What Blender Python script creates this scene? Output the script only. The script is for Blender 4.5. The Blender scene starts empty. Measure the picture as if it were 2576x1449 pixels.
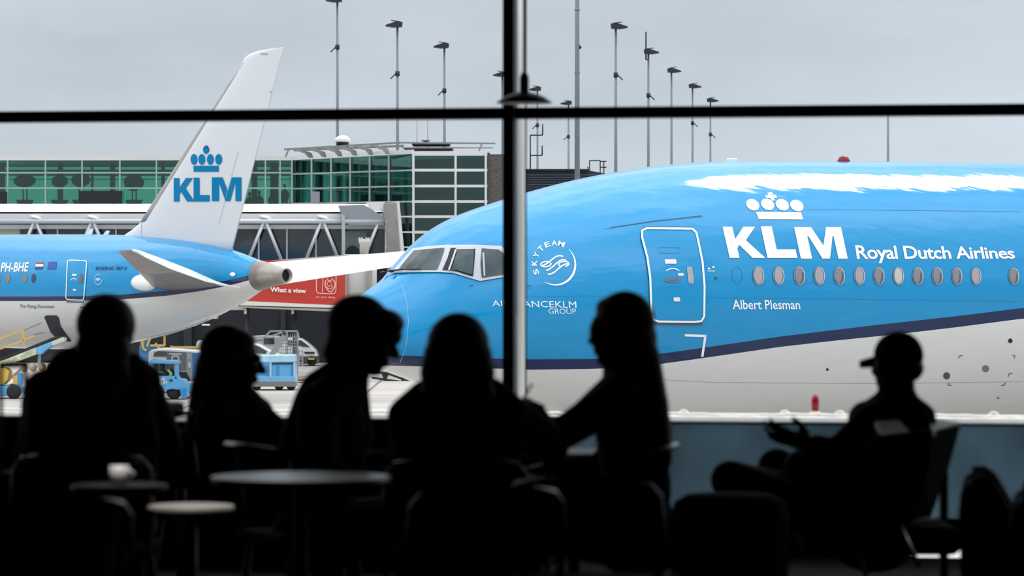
import bpy, bmesh, math, random
import numpy as np
from mathutils import Vector, Matrix, Euler
from mathutils.bvhtree import BVHTree
random.seed(7)
COL = bpy.context.scene.collection
SC = bpy.context.scene
PI = math.pi
FOC, CX, CY, EYE = 8600.0, 1288.0, 724.5, 1.35
APRON = EYE - 6.2
PITCH = math.atan(39.5 / FOC)
# ------------------------------------------------------------------ camera
cd = bpy.data.cameras.new('camera'); cam = bpy.data.objects.new('camera', cd); COL.objects.link(cam)
cam.location = (0, 0, EYE); cam.rotation_euler = (PI / 2 - PITCH, 0, 0)
cd.sensor_width = 36; cd.lens = FOC / 2576 * 36; cd.clip_start = .1; cd.clip_end = 3000
cd.dof.use_dof = True; cd.dof.focus_distance = 78; cd.dof.aperture_fstop = .120 / .024
SC.camera = cam
RC = Matrix.Rotation(-PITCH, 3, 'X')
def ray(px, py):
    return (RC @ Vector((px - CX, FOC, CY - py))).normalized()
def at(px, py, Y):
    "the point at distance Y in front of the camera that is seen at that pixel of the photograph"
    d = ray(px, py); return Vector((0, 0, EYE)) + d * (Y / d.y)
def V(*a): return Vector(a)
# ------------------------------------------------------------------ materials
MATS = {}
def mat(name, col, rough=.5, metal=0., coat=0., spec=.5, var=.0, scale=8., bump=0., emit=None, coatr=.05):
    if name in MATS: return MATS[name]
    m = bpy.data.materials.new(name); m.use_nodes = True; nt = m.node_tree; b = nt.nodes['Principled BSDF']
    b.inputs['Base Color'].default_value = (*col, 1); b.inputs['Roughness'].default_value = rough
    b.inputs['Metallic'].default_value = metal; b.inputs['Coat Weight'].default_value = coat
    b.inputs['Coat Roughness'].default_value = coatr; b.inputs['Specular IOR Level'].default_value = spec
    if var or bump:
        tc = nt.nodes.new('ShaderNodeTexCoord'); n = nt.nodes.new('ShaderNodeTexNoise')
        n.inputs['Scale'].default_value = scale; n.inputs['Detail'].default_value = 5
        nt.links.new(tc.outputs['Object'], n.inputs['Vector'])
        if var:
            r = nt.nodes.new('ShaderNodeValToRGB'); nt.links.new(n.outputs['Fac'], r.inputs['Fac'])
            r.color_ramp.elements[0].position = .3; r.color_ramp.elements[1].position = .7
            r.color_ramp.elements[0].color = (*[c * (1 - var) for c in col], 1)
            r.color_ramp.elements[1].color = (*[min(1, c * (1 + var)) for c in col], 1)
            nt.links.new(r.outputs['Color'], b.inputs['Base Color'])
        if bump:
            bn = nt.nodes.new('ShaderNodeBump'); bn.inputs['Strength'].default_value = bump
            nt.links.new(n.outputs['Fac'], bn.inputs['Height']); nt.links.new(bn.outputs['Normal'], b.inputs['Normal'])
    if emit: b.inputs['Emission Color'].default_value = (*emit[0], 1); b.inputs['Emission Strength'].default_value = emit[1]
    MATS[name] = m; return m
def glassmat(name, tint, gloss=.06, rough=.02):
    m = bpy.data.materials.new(name); m.use_nodes = True; nt = m.node_tree; nt.nodes.clear()
    o = nt.nodes.new('ShaderNodeOutputMaterial'); t = nt.nodes.new('ShaderNodeBsdfTransparent'); g = nt.nodes.new('ShaderNodeBsdfGlossy')
    x = nt.nodes.new('ShaderNodeMixShader'); f = nt.nodes.new('ShaderNodeLayerWeight'); mm = nt.nodes.new('ShaderNodeMath'); mm.operation = 'MULTIPLY_ADD'
    f.inputs['Blend'].default_value = .25; mm.inputs[1].default_value = .6; mm.inputs[2].default_value = gloss
    t.inputs[0].default_value = (*tint, 1); g.inputs['Roughness'].default_value = rough; g.inputs[0].default_value = (.9, .95, .95, 1)
    nt.links.new(f.outputs['Fresnel'], mm.inputs[0]); nt.links.new(mm.outputs[0], x.inputs[0])
    nt.links.new(t.outputs[0], x.inputs[1]); nt.links.new(g.outputs[0], x.inputs[2]); nt.links.new(x.outputs[0], o.inputs[0])
    MATS[name] = m; return m
# ------------------------------------------------------------------ object helpers
def wmat(o):
    m = o.matrix_basis.copy()
    if o.parent: m = wmat(o.parent) @ o.matrix_parent_inverse @ m
    return m
def par(o, p):
    o.parent = p; o.matrix_parent_inverse = wmat(p).inverted()
def empty(name, loc, label, cat, group=None, kind=None):
    o = bpy.data.objects.new(name, None); COL.objects.link(o); o.location = loc; o.empty_display_size = .1
    return tag(o, label, cat, group, kind)
def tag(o, label=None, cat=None, group=None, kind=None):
    if label: o['label'] = label
    if cat: o['category'] = cat
    if group: o['group'] = group
    if kind: o['kind'] = kind
    return o
def tree_copy(o, parent=None):
    c = o.copy(); COL.objects.link(c)
    if parent: c.parent = parent
    for ch in [x for x in bpy.data.objects if x.parent == o]: tree_copy(ch, c)
    return c
class MB:
    def __init__(s): s.v = []; s.f = []; s.sm = []
    def add(s, vs, fs, smooth=False):
        n = len(s.v); s.v += [tuple(v) for v in vs]; s.f += [tuple(i + n for i in f) for f in fs]; s.sm += [smooth] * len(fs); return s
    def box(s, c, d, rot=None):
        h = Vector(d) / 2; R = rot.to_matrix() if isinstance(rot, Euler) else (rot or Matrix.Identity(3)); c = Vector(c)
        vs = [c + R @ Vector((x * h.x, y * h.y, z * h.z)) for x in (-1, 1) for y in (-1, 1) for z in (-1, 1)]
        return s.add(vs, [(0, 1, 3, 2), (4, 6, 7, 5), (0, 4, 5, 1), (2, 3, 7, 6), (0, 2, 6, 4), (1, 5, 7, 3)])
    def bar(s, a, b, w, h=None, up=(0, 0, 1)):
        a, b = Vector(a), Vector(b); y = (b - a).normalized(); u = Vector(up)
        x = y.cross(u)
        if x.length < 1e-4: x = y.cross(Vector((1, 0, 0)))
        x.normalize(); z = x.cross(y)
        return s.box((a + b) / 2, (w, (b - a).length, h or w), Matrix((x, y, z)).transposed())
    def tube(s, pts, r, n=10, closed=False, caps=True):
        pts = [Vector(p) for p in pts]; m = len(pts); rr = r if hasattr(r, '__len__') else [r] * m
        t0 = (pts[1] - pts[0]).normalized(); x = t0.orthogonal().normalized(); rings = []
        for i, p in enumerate(pts):
            if closed: t = (pts[(i + 1) % m] - pts[i - 1]).normalized()
            else: t = (pts[min(i + 1, m - 1)] - pts[max(i - 1, 0)]).normalized()
            x = (x - t * x.dot(t)).normalized(); y = t.cross(x)
            rings.append([p + (x * math.cos(2 * PI * k / n) + y * math.sin(2 * PI * k / n)) * rr[i] for k in range(n)])
        return s.loft(rings, True, caps and not closed, closed)
    def loft(s, rings, smooth=True, caps=True, closed=False):
        n = len(rings[0]); m = len(rings); vs = [v for r in rings for v in r]; fs = []
        for i in range(m if closed else m - 1):
            a, b = i * n, ((i + 1) % m) * n
            for k in range(n): fs.append((a + k, a + (k + 1) % n, b + (k + 1) % n, b + k))
        s.add(vs, fs, smooth)
        if caps: s.add(rings[0], [tuple(range(n))[::-1]]); s.add(rings[-1], [tuple(range(n))])
        return s
    def lathe(s, c, prof, n=24, axis=(0, 0, 1), smooth=True):
        a = Vector(axis).normalized(); x = a.orthogonal().normalized(); y = a.cross(x); c = Vector(c)
        return s.loft([[c + a * h + (x * math.cos(2 * PI * k / n) + y * math.sin(2 * PI * k / n)) * max(r, 1e-4) for k in range(n)] for r, h in prof], smooth, True)
    def ell(s, c, r, R=None, n=20, m=12):
        R = R or Matrix.Identity(3); c = Vector(c); rings = []
        for j in range(m + 1):
            t = -PI / 2 + PI * (j + .02) / (m + .04)
            rings.append([c + R @ Vector((r[0] * math.cos(t) * math.cos(2 * PI * k / n), r[1] * math.cos(t) * math.sin(2 * PI * k / n), r[2] * math.sin(t))) for k in range(n)])
        return s.loft(rings, True, True)
    def caps(s, a, b, ra, rb, n=14):
        "a tapered limb with round ends"
        a, b = Vector(a), Vector(b); t = (b - a)
        if t.length < 1e-5: return s.ell(a, (ra, ra, ra))
        t.normalize(); pr = []
        L = (b - a).length
        for j in range(6): q = -PI / 2 + PI / 2 * j / 5; pr.append((ra * math.cos(q), ra * math.sin(q)))
        for j in range(6): q = PI / 2 * j / 5; pr.append((rb * math.cos(q), L + rb * math.sin(q)))
        return s.lathe(a, pr, n, t)
    def prism(s, poly, ext):
        "a closed outline of 3-D points given thickness along ext"
        n = len(poly); e = Vector(ext); a = [Vector(p) for p in poly]; b = [p + e for p in a]
        s.add(a + b, [(i, (i + 1) % n, n + (i + 1) % n, n + i) for i in range(n)]); s.add(a, [tuple(range(n))[::-1]]); s.add(b, [tuple(range(n))])
        return s
    def build(s, name, m, parent=None, bevel=0., seg=2, wn=False):
        me = bpy.data.meshes.new(name); me.from_pydata(s.v, [], s.f); me.polygons.foreach_set('use_smooth', s.sm)
        bm = bmesh.new(); bm.from_mesh(me); bmesh.ops.remove_doubles(bm, verts=bm.verts, dist=1e-5); bmesh.ops.recalc_face_normals(bm, faces=bm.faces); bm.to_mesh(me); bm.free()
        if isinstance(m, (list, tuple)):
            for q in m: me.materials.append(q)
        else: me.materials.append(m)
        o = bpy.data.objects.new(name, me); COL.objects.link(o)
        if parent: par(o, parent)
        if bevel:
            b = o.modifiers.new('bevel', 'BEVEL'); b.width = bevel; b.segments = seg; b.limit_method = 'ANGLE'; b.angle_limit = .6
        return o
def interp(x, tab):
    if x <= tab[0][0]: return tab[0][1]
    for (a, p), (b, q) in zip(tab, tab[1:]):
        if x <= b: return p + (q - p) * (x - a) / (b - a)
    return tab[-1][1]
def spl(tab):
    "smooth monotone interpolation through the table"
    xs = [t[0] for t in tab]; ys = [t[1] for t in tab]; n = len(xs)
    d = [(ys[i + 1] - ys[i]) / (xs[i + 1] - xs[i]) for i in range(n - 1)]
    m = [d[0]] + [0 if d[i - 1] * d[i] <= 0 else 2 / (1 / d[i - 1] + 1 / d[i]) for i in range(1, n - 1)] + [d[-1]]
    def f(x):
        if x <= xs[0]: return ys[0]
        if x >= xs[-1]: return ys[-1]
        i = 0
        while xs[i + 1] < x: i += 1
        h = xs[i + 1] - xs[i]; t = (x - xs[i]) / h
        return (2*t**3-3*t*t+1)*ys[i] + (t**3-2*t*t+t)*h*m[i] + (-2*t**3+3*t*t)*ys[i+1] + (t**3-t*t)*h*m[i+1]
    return f
# ------------------------------------------------------------------ painted marks that lie on a curved skin
SPLIT = {'corner_tick', 'door_placard', 'rudder_hinge', 'fin_seam', 'panel_seam', 'corner_marking', 'small_placard', 'sliding_frame', 'door_mark', 'belly_mark'}
class Skin:
    def __init__(s, mesh_obj):
        me = mesh_obj.data; M = wmat(mesh_obj)
        s.b = BVHTree.FromPolygons([M @ v.co for v in me.vertices], [tuple(p.vertices) for p in me.polygons])
    def hit(s, px, py, off=.01):
        d = ray(px, py); h = s.b.ray_cast(Vector((0, 0, EYE)) + d * 30, d)
        if h[0] is None: return None
        n = h[1]; n = n if n.dot(d) < 0 else -n
        return h[0] + n * off
    def mark(s, name, polys, m, parent, off=.01, step=9., smooth=True):
        "polys: flat outlines or (verts, faces) meshes in photo pixels, laid onto the skin"
        if name in SPLIT and len(polys) > 1:
            os_ = [s.mark(name, [p], m, parent, off, step, smooth) for p in polys]; return os_[0]
        bm = bmesh.new()
        for p in polys:
            if isinstance(p, tuple) and len(p) == 2 and isinstance(p[1], list) and hasattr(p[1][0], '__len__') and p[2:] == ():
                vs = [bm.verts.new((x, y, 0)) for x, y in p[0]]
                for f in p[1]:
                    try: bm.faces.new([vs[i] for i in f])
                    except ValueError: pass
            else:
                bm.faces.new([bm.verts.new((x, y, 0)) for x, y in p])
        bmesh.ops.triangulate(bm, faces=[f for f in bm.faces if len(f.verts) > 4])
        xs = [v.co.x for v in bm.verts]; ys = [v.co.y for v in bm.verts]
        for lo, hi, ax in ((min(xs), max(xs), 0), (min(ys), max(ys), 1)):
            k = math.ceil(lo / step)
            while k * step < hi:
                co = (k * step, 0, 0) if ax == 0 else (0, k * step, 0); no = (1, 0, 0) if ax == 0 else (0, 1, 0)
                bmesh.ops.bisect_plane(bm, geom=bm.verts[:] + bm.edges[:] + bm.faces[:], plane_co=co, plane_no=no, dist=1e-4); k += 1
        dead = []
        for v in bm.verts:
            h = s.hit(v.co.x, v.co.y, off)
            if h is None: dead.append(v)
            else: v.co = h
        if dead: bmesh.ops.delete(bm, geom=dead, context='VERTS')
        bmesh.ops.recalc_face_normals(bm, faces=bm.faces)
        me = bpy.data.meshes.new(name); bm.to_mesh(me); bm.free()
        for p in me.polygons: p.use_smooth = smooth
        me.materials.append(m); o = bpy.data.objects.new(name, me); COL.objects.link(o)
        if parent: par(o, parent)
        return o
class Flat(Skin):
    "a flat face given by a point and a normal"
    def __init__(s, p, n): s.p = Vector(p); s.n = Vector(n).normalized()
    def hit(s, px, py, off=.01):
        d = ray(px, py); c = Vector((0, 0, EYE)); t = (s.p - c).dot(s.n) / d.dot(s.n)
        return c + d * t + s.n * off * (-1 if s.n.dot(d) > 0 else 1)
def stroke(pts, w, closed=False):
    "outline of constant pixel width as quads"
    n = len(pts); P = [Vector((x, y)) for x, y in pts]; L = []; R = []
    for i in range(n):
        if closed: t = (P[(i + 1) % n] - P[i - 1])
        else: t = P[min(i + 1, n - 1)] - P[max(i - 1, 0)]
        t = t.normalized() if t.length > 1e-9 else Vector((1, 0)); q = Vector((-t.y, t.x))
        ww = w[i] if hasattr(w, '__len__') else w
        L.append(P[i] + q * ww / 2); R.append(P[i] - q * ww / 2)
    vs = [tuple(v) for v in L + R]; fs = [[i, (i + 1) % n, n + (i + 1) % n, n + i] for i in range(n if closed else n - 1)]
    return (vs, fs)
def arc(cx, cy, rx, ry, a0, a1, n=16, rot=0.):
    o = []
    for i in range(n + 1):
        a = math.radians(a0 + (a1 - a0) * i / n); x, y = rx * math.cos(a), ry * math.sin(a); c, s = math.cos(rot), math.sin(rot)
        o.append((cx + x * c - y * s, cy + x * s + y * c))
    return o
def rquad(q, r=.18, n=6):
    "a four-cornered outline with rounded corners, corners given clockwise"
    o = []
    for i in range(4):
        P = Vector(q[i]); A = Vector(q[i - 1]); B = Vector(q[(i + 1) % 4]); d = min((A - P).length, (B - P).length) * r
        a = P + (A - P).normalized() * d; b = P + (B - P).normalized() * d
        for k in range(n + 1):
            t = k / n; o.append(tuple(a * (1 - t) ** 2 + P * 2 * t * (1 - t) + b * t * t))
    return o
def dens(pts, step=8, closed=False):
    o = []; n = len(pts)
    for i in range(n if closed else n - 1):
        a, b = Vector(pts[i]), Vector(pts[(i + 1) % n]); k = max(1, int((b - a).length / step))
        for j in range(k): o.append(tuple(a + (b - a) * j / k))
    if not closed: o.append(tuple(pts[-1]))
    return o
def textmesh(body, bold=0., shear=0., space=1.):
    "letters as flat faces fitted to the unit box"
    c = bpy.data.curves.new('t', 'FONT'); c.body = body; c.offset = bold; c.shear = shear; c.space_character = space; c.resolution_u = 3
    o = bpy.data.objects.new('t', c); COL.objects.link(o); bpy.context.view_layer.update()
    e = o.evaluated_get(bpy.context.evaluated_depsgraph_get()); me = e.to_mesh()
    vs = [(v.co.x, v.co.y) for v in me.vertices]; fs = [list(p.vertices) for p in me.polygons]; e.to_mesh_clear()
    bpy.data.objects.remove(o); bpy.data.curves.remove(c)
    x0, x1 = min(v[0] for v in vs), max(v[0] for v in vs); y0, y1 = min(v[1] for v in vs), max(v[1] for v in vs)
    return [((x - x0) / (x1 - x0), (y - y0) / (y1 - y0)) for x, y in vs], fs
def text(body, tl, tr, br, bl, bold=.0, space=1.):
    "letters spread over the photo quad given by its four corners"
    vs, fs = textmesh(body, bold, 0, space); o = []
    for u, v in vs:
        a = (tl[0] + (tr[0] - tl[0]) * u, tl[1] + (tr[1] - tl[1]) * u); b = (bl[0] + (br[0] - bl[0]) * u, bl[1] + (br[1] - bl[1]) * u)
        o.append((b[0] + (a[0] - b[0]) * v, b[1] + (a[1] - b[1]) * v))
    return (o, fs)
# ------------------------------------------------------------------ sky
w = bpy.data.worlds.new('overcast_sky'); SC.world = w; w.use_nodes = True; nt = w.node_tree; bg = nt.nodes['Background']
tc = nt.nodes.new('ShaderNodeTexCoord'); sx = nt.nodes.new('ShaderNodeSeparateXYZ'); rp = nt.nodes.new('ShaderNodeValToRGB')
nt.links.new(tc.outputs['Generated'], sx.inputs[0]); nt.links.new(sx.outputs['Z'], rp.inputs['Fac'])
cr = rp.color_ramp; cr.elements[0].position = 0.; cr.elements[0].color = (.205, .232, .247, 1); cr.elements[1].position = 1.; cr.elements[1].color = (.85, .86, .87, 1)
for p, c in ((.03, (.208, .231, .250)), (.055, (.202, .225, .25)), (.08, (.205, .226, .25)), (.25, (.29, .31, .33)), (.5, (.44, .46, .48)), (.75, (.66, .67, .68))):
    e = cr.elements.new(p); e.color = (*c, 1)
mp = nt.nodes.new('ShaderNodeMapping'); mp.inputs['Scale'].default_value = (1, 1, 3.2); nz = nt.nodes.new('ShaderNodeTexNoise'); nz.inputs['Scale'].default_value = 5.5; nz.inputs['Detail'].default_value = 5
nz.inputs['Roughness'].default_value = .52
nt.links.new(tc.outputs['Generated'], mp.inputs[0]); nt.links.new(mp.outputs[0], nz.inputs['Vector'])
mr = nt.nodes.new('ShaderNodeMapRange'); mr.inputs['From Min'].default_value = .3; mr.inputs['From Max'].default_value = .7; mr.inputs['To Min'].default_value = .86; mr.inputs['To Max'].default_value = 1.12
nt.links.new(nz.outputs['Fac'], mr.inputs['Value'])
n2 = nt.nodes.new('ShaderNodeTexNoise'); n2.inputs['Scale'].default_value = 3.2; n2.inputs['Detail'].default_value = 6; n2.inputs['Roughness'].default_value = .6; nt.links.new(tc.outputs['Generated'], n2.inputs['Vector'])
m2 = nt.nodes.new('ShaderNodeMapRange'); m2.inputs['From Min'].default_value = .32; m2.inputs['From Max'].default_value = .68; m2.inputs['To Min'].default_value = .55; m2.inputs['To Max'].default_value = 1.5; nt.links.new(n2.outputs['Fac'], m2.inputs['Value'])
m3 = nt.nodes.new('ShaderNodeMapRange'); m3.inputs['From Min'].default_value = .12; m3.inputs['From Max'].default_value = .4; nt.links.new(sx.outputs['Z'], m3.inputs['Value'])
m4 = nt.nodes.new('ShaderNodeMix'); nt.links.new(m3.outputs[0], m4.inputs[0]); nt.links.new(mr.outputs[0], m4.inputs[2]); nt.links.new(m2.outputs[0], m4.inputs[3])
mx = nt.nodes.new('ShaderNodeVectorMath'); mx.operation = 'SCALE'; nt.links.new(rp.outputs['Color'], mx.inputs[0]); nt.links.new(m4.outputs[0], mx.inputs['Scale'])
nt.links.new(mx.outputs[0], bg.inputs['Color']); bg.inputs['Strength'].default_value = 3.13
sl = bpy.data.lights.new('veiled_sun', 'SUN'); sl.energy = 1.3; sl.angle = math.radians(18); sl.color = (1, .98, .95)
so = bpy.data.objects.new('veiled_sun', sl); COL.objects.link(so)
# the sun stands high, slightly beyond the aircraft and to the right
sd = Vector((.325, .576, .756)).normalized(); so.rotation_euler = sd.to_track_quat('Z', 'Y').to_euler(); so.location = (20, 60, 120)
SC.view_settings.view_transform = 'Standard'; SC.view_settings.look = 'None'; SC.view_settings.exposure = 0.; SC.view_settings.gamma = 1.
SC.view_settings.use_curve_mapping = False
SC.cycles.max_bounces = 8; SC.cycles.transparent_max_bounces = 16; SC.cycles.use_denoising = True
# ================================================================== the near airliner
def blend3(name, hi, mid, lo):
    m = bpy.data.materials.new(name); m.use_nodes = True; nt = m.node_tree; b = nt.nodes['Principled BSDF']
    a1 = nt.nodes.new('ShaderNodeAttribute'); a1.attribute_name = 'over_stripe'; a2 = nt.nodes.new('ShaderNodeAttribute'); a2.attribute_name = 'over_belly'
    g1 = nt.nodes.new('ShaderNodeMath'); g1.operation = 'GREATER_THAN'; g1.inputs[1].default_value = 0; g2 = nt.nodes.new('ShaderNodeMath'); g2.operation = 'GREATER_THAN'; g2.inputs[1].default_value = 0
    nt.links.new(a1.outputs['Fac'], g1.inputs[0]); nt.links.new(a2.outputs['Fac'], g2.inputs[0])
    m1 = nt.nodes.new('ShaderNodeMix'); m1.data_type = 'RGBA'; m2 = nt.nodes.new('ShaderNodeMix'); m2.data_type = 'RGBA'
    m1.inputs[6].default_value = (*lo, 1); m1.inputs[7].default_value = (*mid, 1); nt.links.new(g2.outputs[0], m1.inputs[0])
    nt.links.new(m1.outputs[2], m2.inputs[6]); m2.inputs[7].default_value = (*hi, 1); nt.links.new(g1.outputs[0], m2.inputs[0])
    # slight waviness of the riveted skin
    tc = nt.nodes.new('ShaderNodeTexCoord'); mp = nt.nodes.new('ShaderNodeMapping'); mp.inputs['Rotation'].default_value = (0, 0, -AX); mp.inputs['Scale'].default_value = (.35, 1, 1.6)
    n = nt.nodes.new('ShaderNodeTexNoise'); n.inputs['Scale'].default_value = 1.1; n.inputs['Detail'].default_value = 3
    nt.links.new(tc.outputs['Object'], mp.inputs[0]); nt.links.new(mp.outputs[0], n.inputs['Vector'])
    bu = nt.nodes.new('ShaderNodeBump'); bu.inputs['Strength'].default_value = .25; bu.inputs['Distance'].default_value = .12
    nt.links.new(n.outputs['Fac'], bu.inputs['Height']); nt.links.new(bu.outputs['Normal'], b.inputs['Normal']); nt.links.new(bu.outputs['Normal'], b.inputs['Coat Normal'])
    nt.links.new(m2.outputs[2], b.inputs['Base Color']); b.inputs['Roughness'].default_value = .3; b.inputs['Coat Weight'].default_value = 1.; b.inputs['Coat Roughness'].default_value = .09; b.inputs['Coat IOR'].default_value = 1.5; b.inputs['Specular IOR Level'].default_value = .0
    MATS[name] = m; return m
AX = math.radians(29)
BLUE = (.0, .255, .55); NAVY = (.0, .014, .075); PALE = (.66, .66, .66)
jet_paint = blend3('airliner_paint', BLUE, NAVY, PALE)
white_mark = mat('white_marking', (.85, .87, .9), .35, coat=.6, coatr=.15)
dark_mark = mat('navy_marking', (.008, .04, .12), .4)
grey_mark = mat('grey_marking', (.06, .07, .08), .5)
frame_mat = mat('window_frame_paint', (.46, .48, .54), .35, coat=.5)
cock_glass = mat('cockpit_glass', (.025, .05, .06), .06, spec=.5, var=.75, scale=1.6)
black_mat = mat('black_rubber', (.006, .006, .007), .6)
red_lens = mat('red_lens', (.22, .001, .015), .25, spec=.3)
steel = mat('brushed_steel', (.45, .45, .46), .35, metal=1.)
tyre = mat('tyre_rubber', (.015, .015, .016), .8)
JA = Vector((math.cos(AX), math.sin(AX), 0)); JN = Vector((math.sin(AX), -math.cos(AX), 0))   # aft and port-side directions
tipP = at(862, 862, 73.7); JC = Vector((tipP.x, tipP.y, EYE - .57))
topf = spl([(0, -.95), (.12, -.45), (.25, -.22), (.5, .06), (1, .38), (1.25, .56), (1.5, .82), (1.75, 1.07), (2, 1.31), (2.5, 1.64), (3, 1.86), (4, 2.17), (5, 2.44), (6, 2.67), (7, 2.85), (8, 2.99), (9, 3.08), (10, 3.12), (18, 3.2), (44, 3.22), (58, 3.0), (62, 2.7)])
botf = spl([(0, -.95), (.12, -1.12), (.25, -1.22), (.5, -1.36), (1, -1.55), (1.5, -1.72), (2.5, -2.05), (4, -2.46), (6, -2.87), (8, -3.06), (9.5, -3.1), (40, -3.1), (50, -1.5), (62, 1.6)])
widf = spl([(0, .02), (.12, .38), (.25, .56), (.5, .82), (1, 1.18), (1.5, 1.46), (2, 1.7), (3, 2.14), (4, 2.48), (5, 2.73), (6, 2.91), (7, 3.03), (8.5, 3.1), (40, 3.1), (50, 2.1), (62, .3)])
midf = spl([(0, -.95), (1, -.78), (2, -.5), (4, -.2), (6, -.05), (8, 0), (40, 0), (50, .7), (62, 2.1)])
jet = empty('airliner', (JC.x, JC.y, APRON), 'large light blue airliner with white belly and crown emblem, nose pointing left', 'airplane')
mb = MB(); rings = []; NR = 144
ss = [0, .02, .05, .09, .14, .2, .27, .35, .45] + [.55 + .1 * i for i in range(190)] + [19.8 + .6 * i for i in range(30)] + [38 + 2 * i for i in range(13)]
for s_ in ss:
    T, B, W, M = topf(s_), botf(s_), widf(s_), midf(s_); r = []
    for k in range(NR):
        a = 2 * PI * k / NR; c, s = math.cos(a), math.sin(a)
        r.append(JC + JA * s_ + JN * (W * c) + V(0, 0, M + (T - M if s > 0 else M - B) * s))
    rings.append(r)
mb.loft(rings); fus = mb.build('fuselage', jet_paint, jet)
SK = Skin(fus)
def to_s(p): return (p - JC).dot(JA)
def linefrom(pts, sk, conv):
    t = []
    for x, y in pts:
        h = sk.hit(x, y, 0)
        if h: t.append((conv(h), h.z))
    t.sort(); return t
st = linefrom([(1000, 894), (1100, 897), (1180, 900), (1330, 904), (1490, 903), (1560, 899), (1645, 892), (1767, 875), (1850, 863), (1960, 847), (2100, 830), (2200, 818), (2400, 796), (2570, 775)], SK, to_s)
sb = linefrom([(1000, 920), (1100, 923), (1240, 927), (1330, 930), (1490, 928), (1560, 925), (1650, 917), (1767, 901), (1850, 889), (1960, 873), (2100, 857), (2236, 843), (2400, 824), (2570, 802)], SK, to_s)
def livery(o, st, sb, conv):
    me = o.data; M = wmat(o); A = me.attributes.new('over_stripe', 'FLOAT', 'POINT'); B = me.attributes.new('over_belly', 'FLOAT', 'POINT')
    for i, v in enumerate(me.vertices):
        p = M @ v.co; q = conv(p); A.data[i].value = p.z - interp(q, st); B.data[i].value = p.z - interp(q, sb)
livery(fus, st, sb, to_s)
# cockpit glazing
wf = SK.mark('cockpit_frame', [[(985, 689), (1004, 668), (1040, 627), (1080, 621), (1125, 618), (1205, 618), (1262, 621), (1276, 636), (1288, 655), (1292, 694), (1250, 701), (1208, 708), (1180, 700), (1140, 688), (1100, 686), (1040, 687)]], frame_mat, jet, .03, 7)
SK.mark('windscreen', [[(1006, 681), (1024, 658), (1044, 634), (1080, 630), (1120, 627), (1112, 652), (1101, 680), (1050, 681)]], cock_glass, wf, .05, 7)
ow = SK.mark('side_window_opening', [[(1114, 682), (1127, 652), (1135, 627), (1196, 627), (1194, 660), (1190, 697), (1175, 693), (1150, 685), (1132, 682)]], black_mat, wf, .045, 7)
SK.mark('sliding_pane', [[(1137, 683), (1146, 655), (1153, 632), (1193, 632), (1192, 660), (1188, 694), (1172, 690), (1152, 684)]], cock_glass, wf, .07, 7)
SK.mark('sliding_frame', [stroke(dens([(1131, 683), (1141, 655), (1149, 632)]), 4.5), stroke(dens([(1149, 631), (1195, 630)]), 2.5)], frame_mat, wf, .075, 7)
SK.mark('side_window', [[(1212, 700), (1209, 665), (1212, 628), (1255, 631), (1266, 640), (1274, 662), (1278, 690), (1245, 695)]], cock_glass, wf, .05, 7)
SK.mark('window_post', [stroke(dens([(1219, 697), (1216, 640)]), 4)], frame_mat, wf, .07, 7)
for a, b in (((1062, 683), (990, 690)), ((1020, 684), (970, 693))):
    p, q = SK.hit(*a, .09), SK.hit(*b, .09) or SK.hit(b[0] + 15, b[1], .09)
    if p and q: MB().tube([p, p.lerp(q, .5) + V(0, 0, .015), q], .011, 6).ell(q, (.06, .05, .035)).build('wiper', black_mat, jet)
SK.mark('radome_seam', [stroke(dens([(1010, 715), (1024, 760), (1028, 810), (1022, 870), (1006, 912)]), 1.1)], mat('seam_pale', (.25, .5, .75), .4), jet, .008)
SK.mark('panel_seam', [stroke(dens(p), 1.1) for p in ([(1330, 747), (1480, 744), (1640, 748)], [(1772, 748), (2100, 752), (2570, 758)], [(1520, 576), (1640, 558), (1770, 545)], [(2030, 527), (2300, 529), (2570, 533)])], mat('seam_paint', (.02, .19, .4), .4), jet, .006)
SK.mark('vent_seam', [stroke(dens([(1535, 573), (1650, 556), (1765, 543)]), 1.8)], dark_mark, jet, .009)
SK.mark('belly_seam', [stroke(dens([(1660, 955), (1800, 962), (2200, 965), (2570, 960)]), .9)], mat('belly_seam_grey', (.4, .4, .4), .5), jet, .006)
# forward passenger door
dq = [(1613, 577), (1752, 577), (1770, 810), (1637, 808)]
dl = [(1625, 577), (1740, 578), (1750, 588), (1757, 620), (1765, 660), (1770, 720), (1769, 795), (1762, 807), (1745, 809), (1655, 808), (1642, 803), (1637, 790), (1634, 700), (1627, 650), (1614, 600), (1614, 583)]
door = SK.mark('passenger_door', [dl], jet_paint, jet, .03, 8)
livery(door, st, sb, to_s)
SK.mark('door_outline', [stroke(dens(dl, 6, True), 5, True)], white_mark, door, .045, 8)
SK.mark('door_sill', [stroke(dens([(1640, 814), (1766, 815)]), 4.5)], grey_mark, door, .03)
SK.mark('door_top_gap', [stroke(dens([(1617, 575), (1625, 573), (1742, 574)]), 2)], dark_mark, door, .04)
SK.mark('door_window', [rquad([(1725, 672), (1739, 672), (1744, 714), (1730, 714)], .4)], mat('blind_grey', (.38, .37, .4), .5, var=.1), door, .045)
SK.mark('door_placard', [rquad([(1670, 654), (1699, 654), (1700, 665), (1671, 665)], .2), rquad([(1692, 756 - 8), (1708, 748), (1709, 758), (1693, 758)], .2), rquad([(1703, 688), (1717, 688), (1718, 695), (1704, 695)], .2)], mat('placard_white', (.75, .72, .8), .5), door, .045)
hd = SK.mark('door_handle', [stroke(arc(1689, 704, 19, 5, 0, 180, 10), 4), stroke([(1671, 703), (1709, 703)], 4)], mat('handle_grey', (.16, .15, .2), .4), door, .05)
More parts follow.
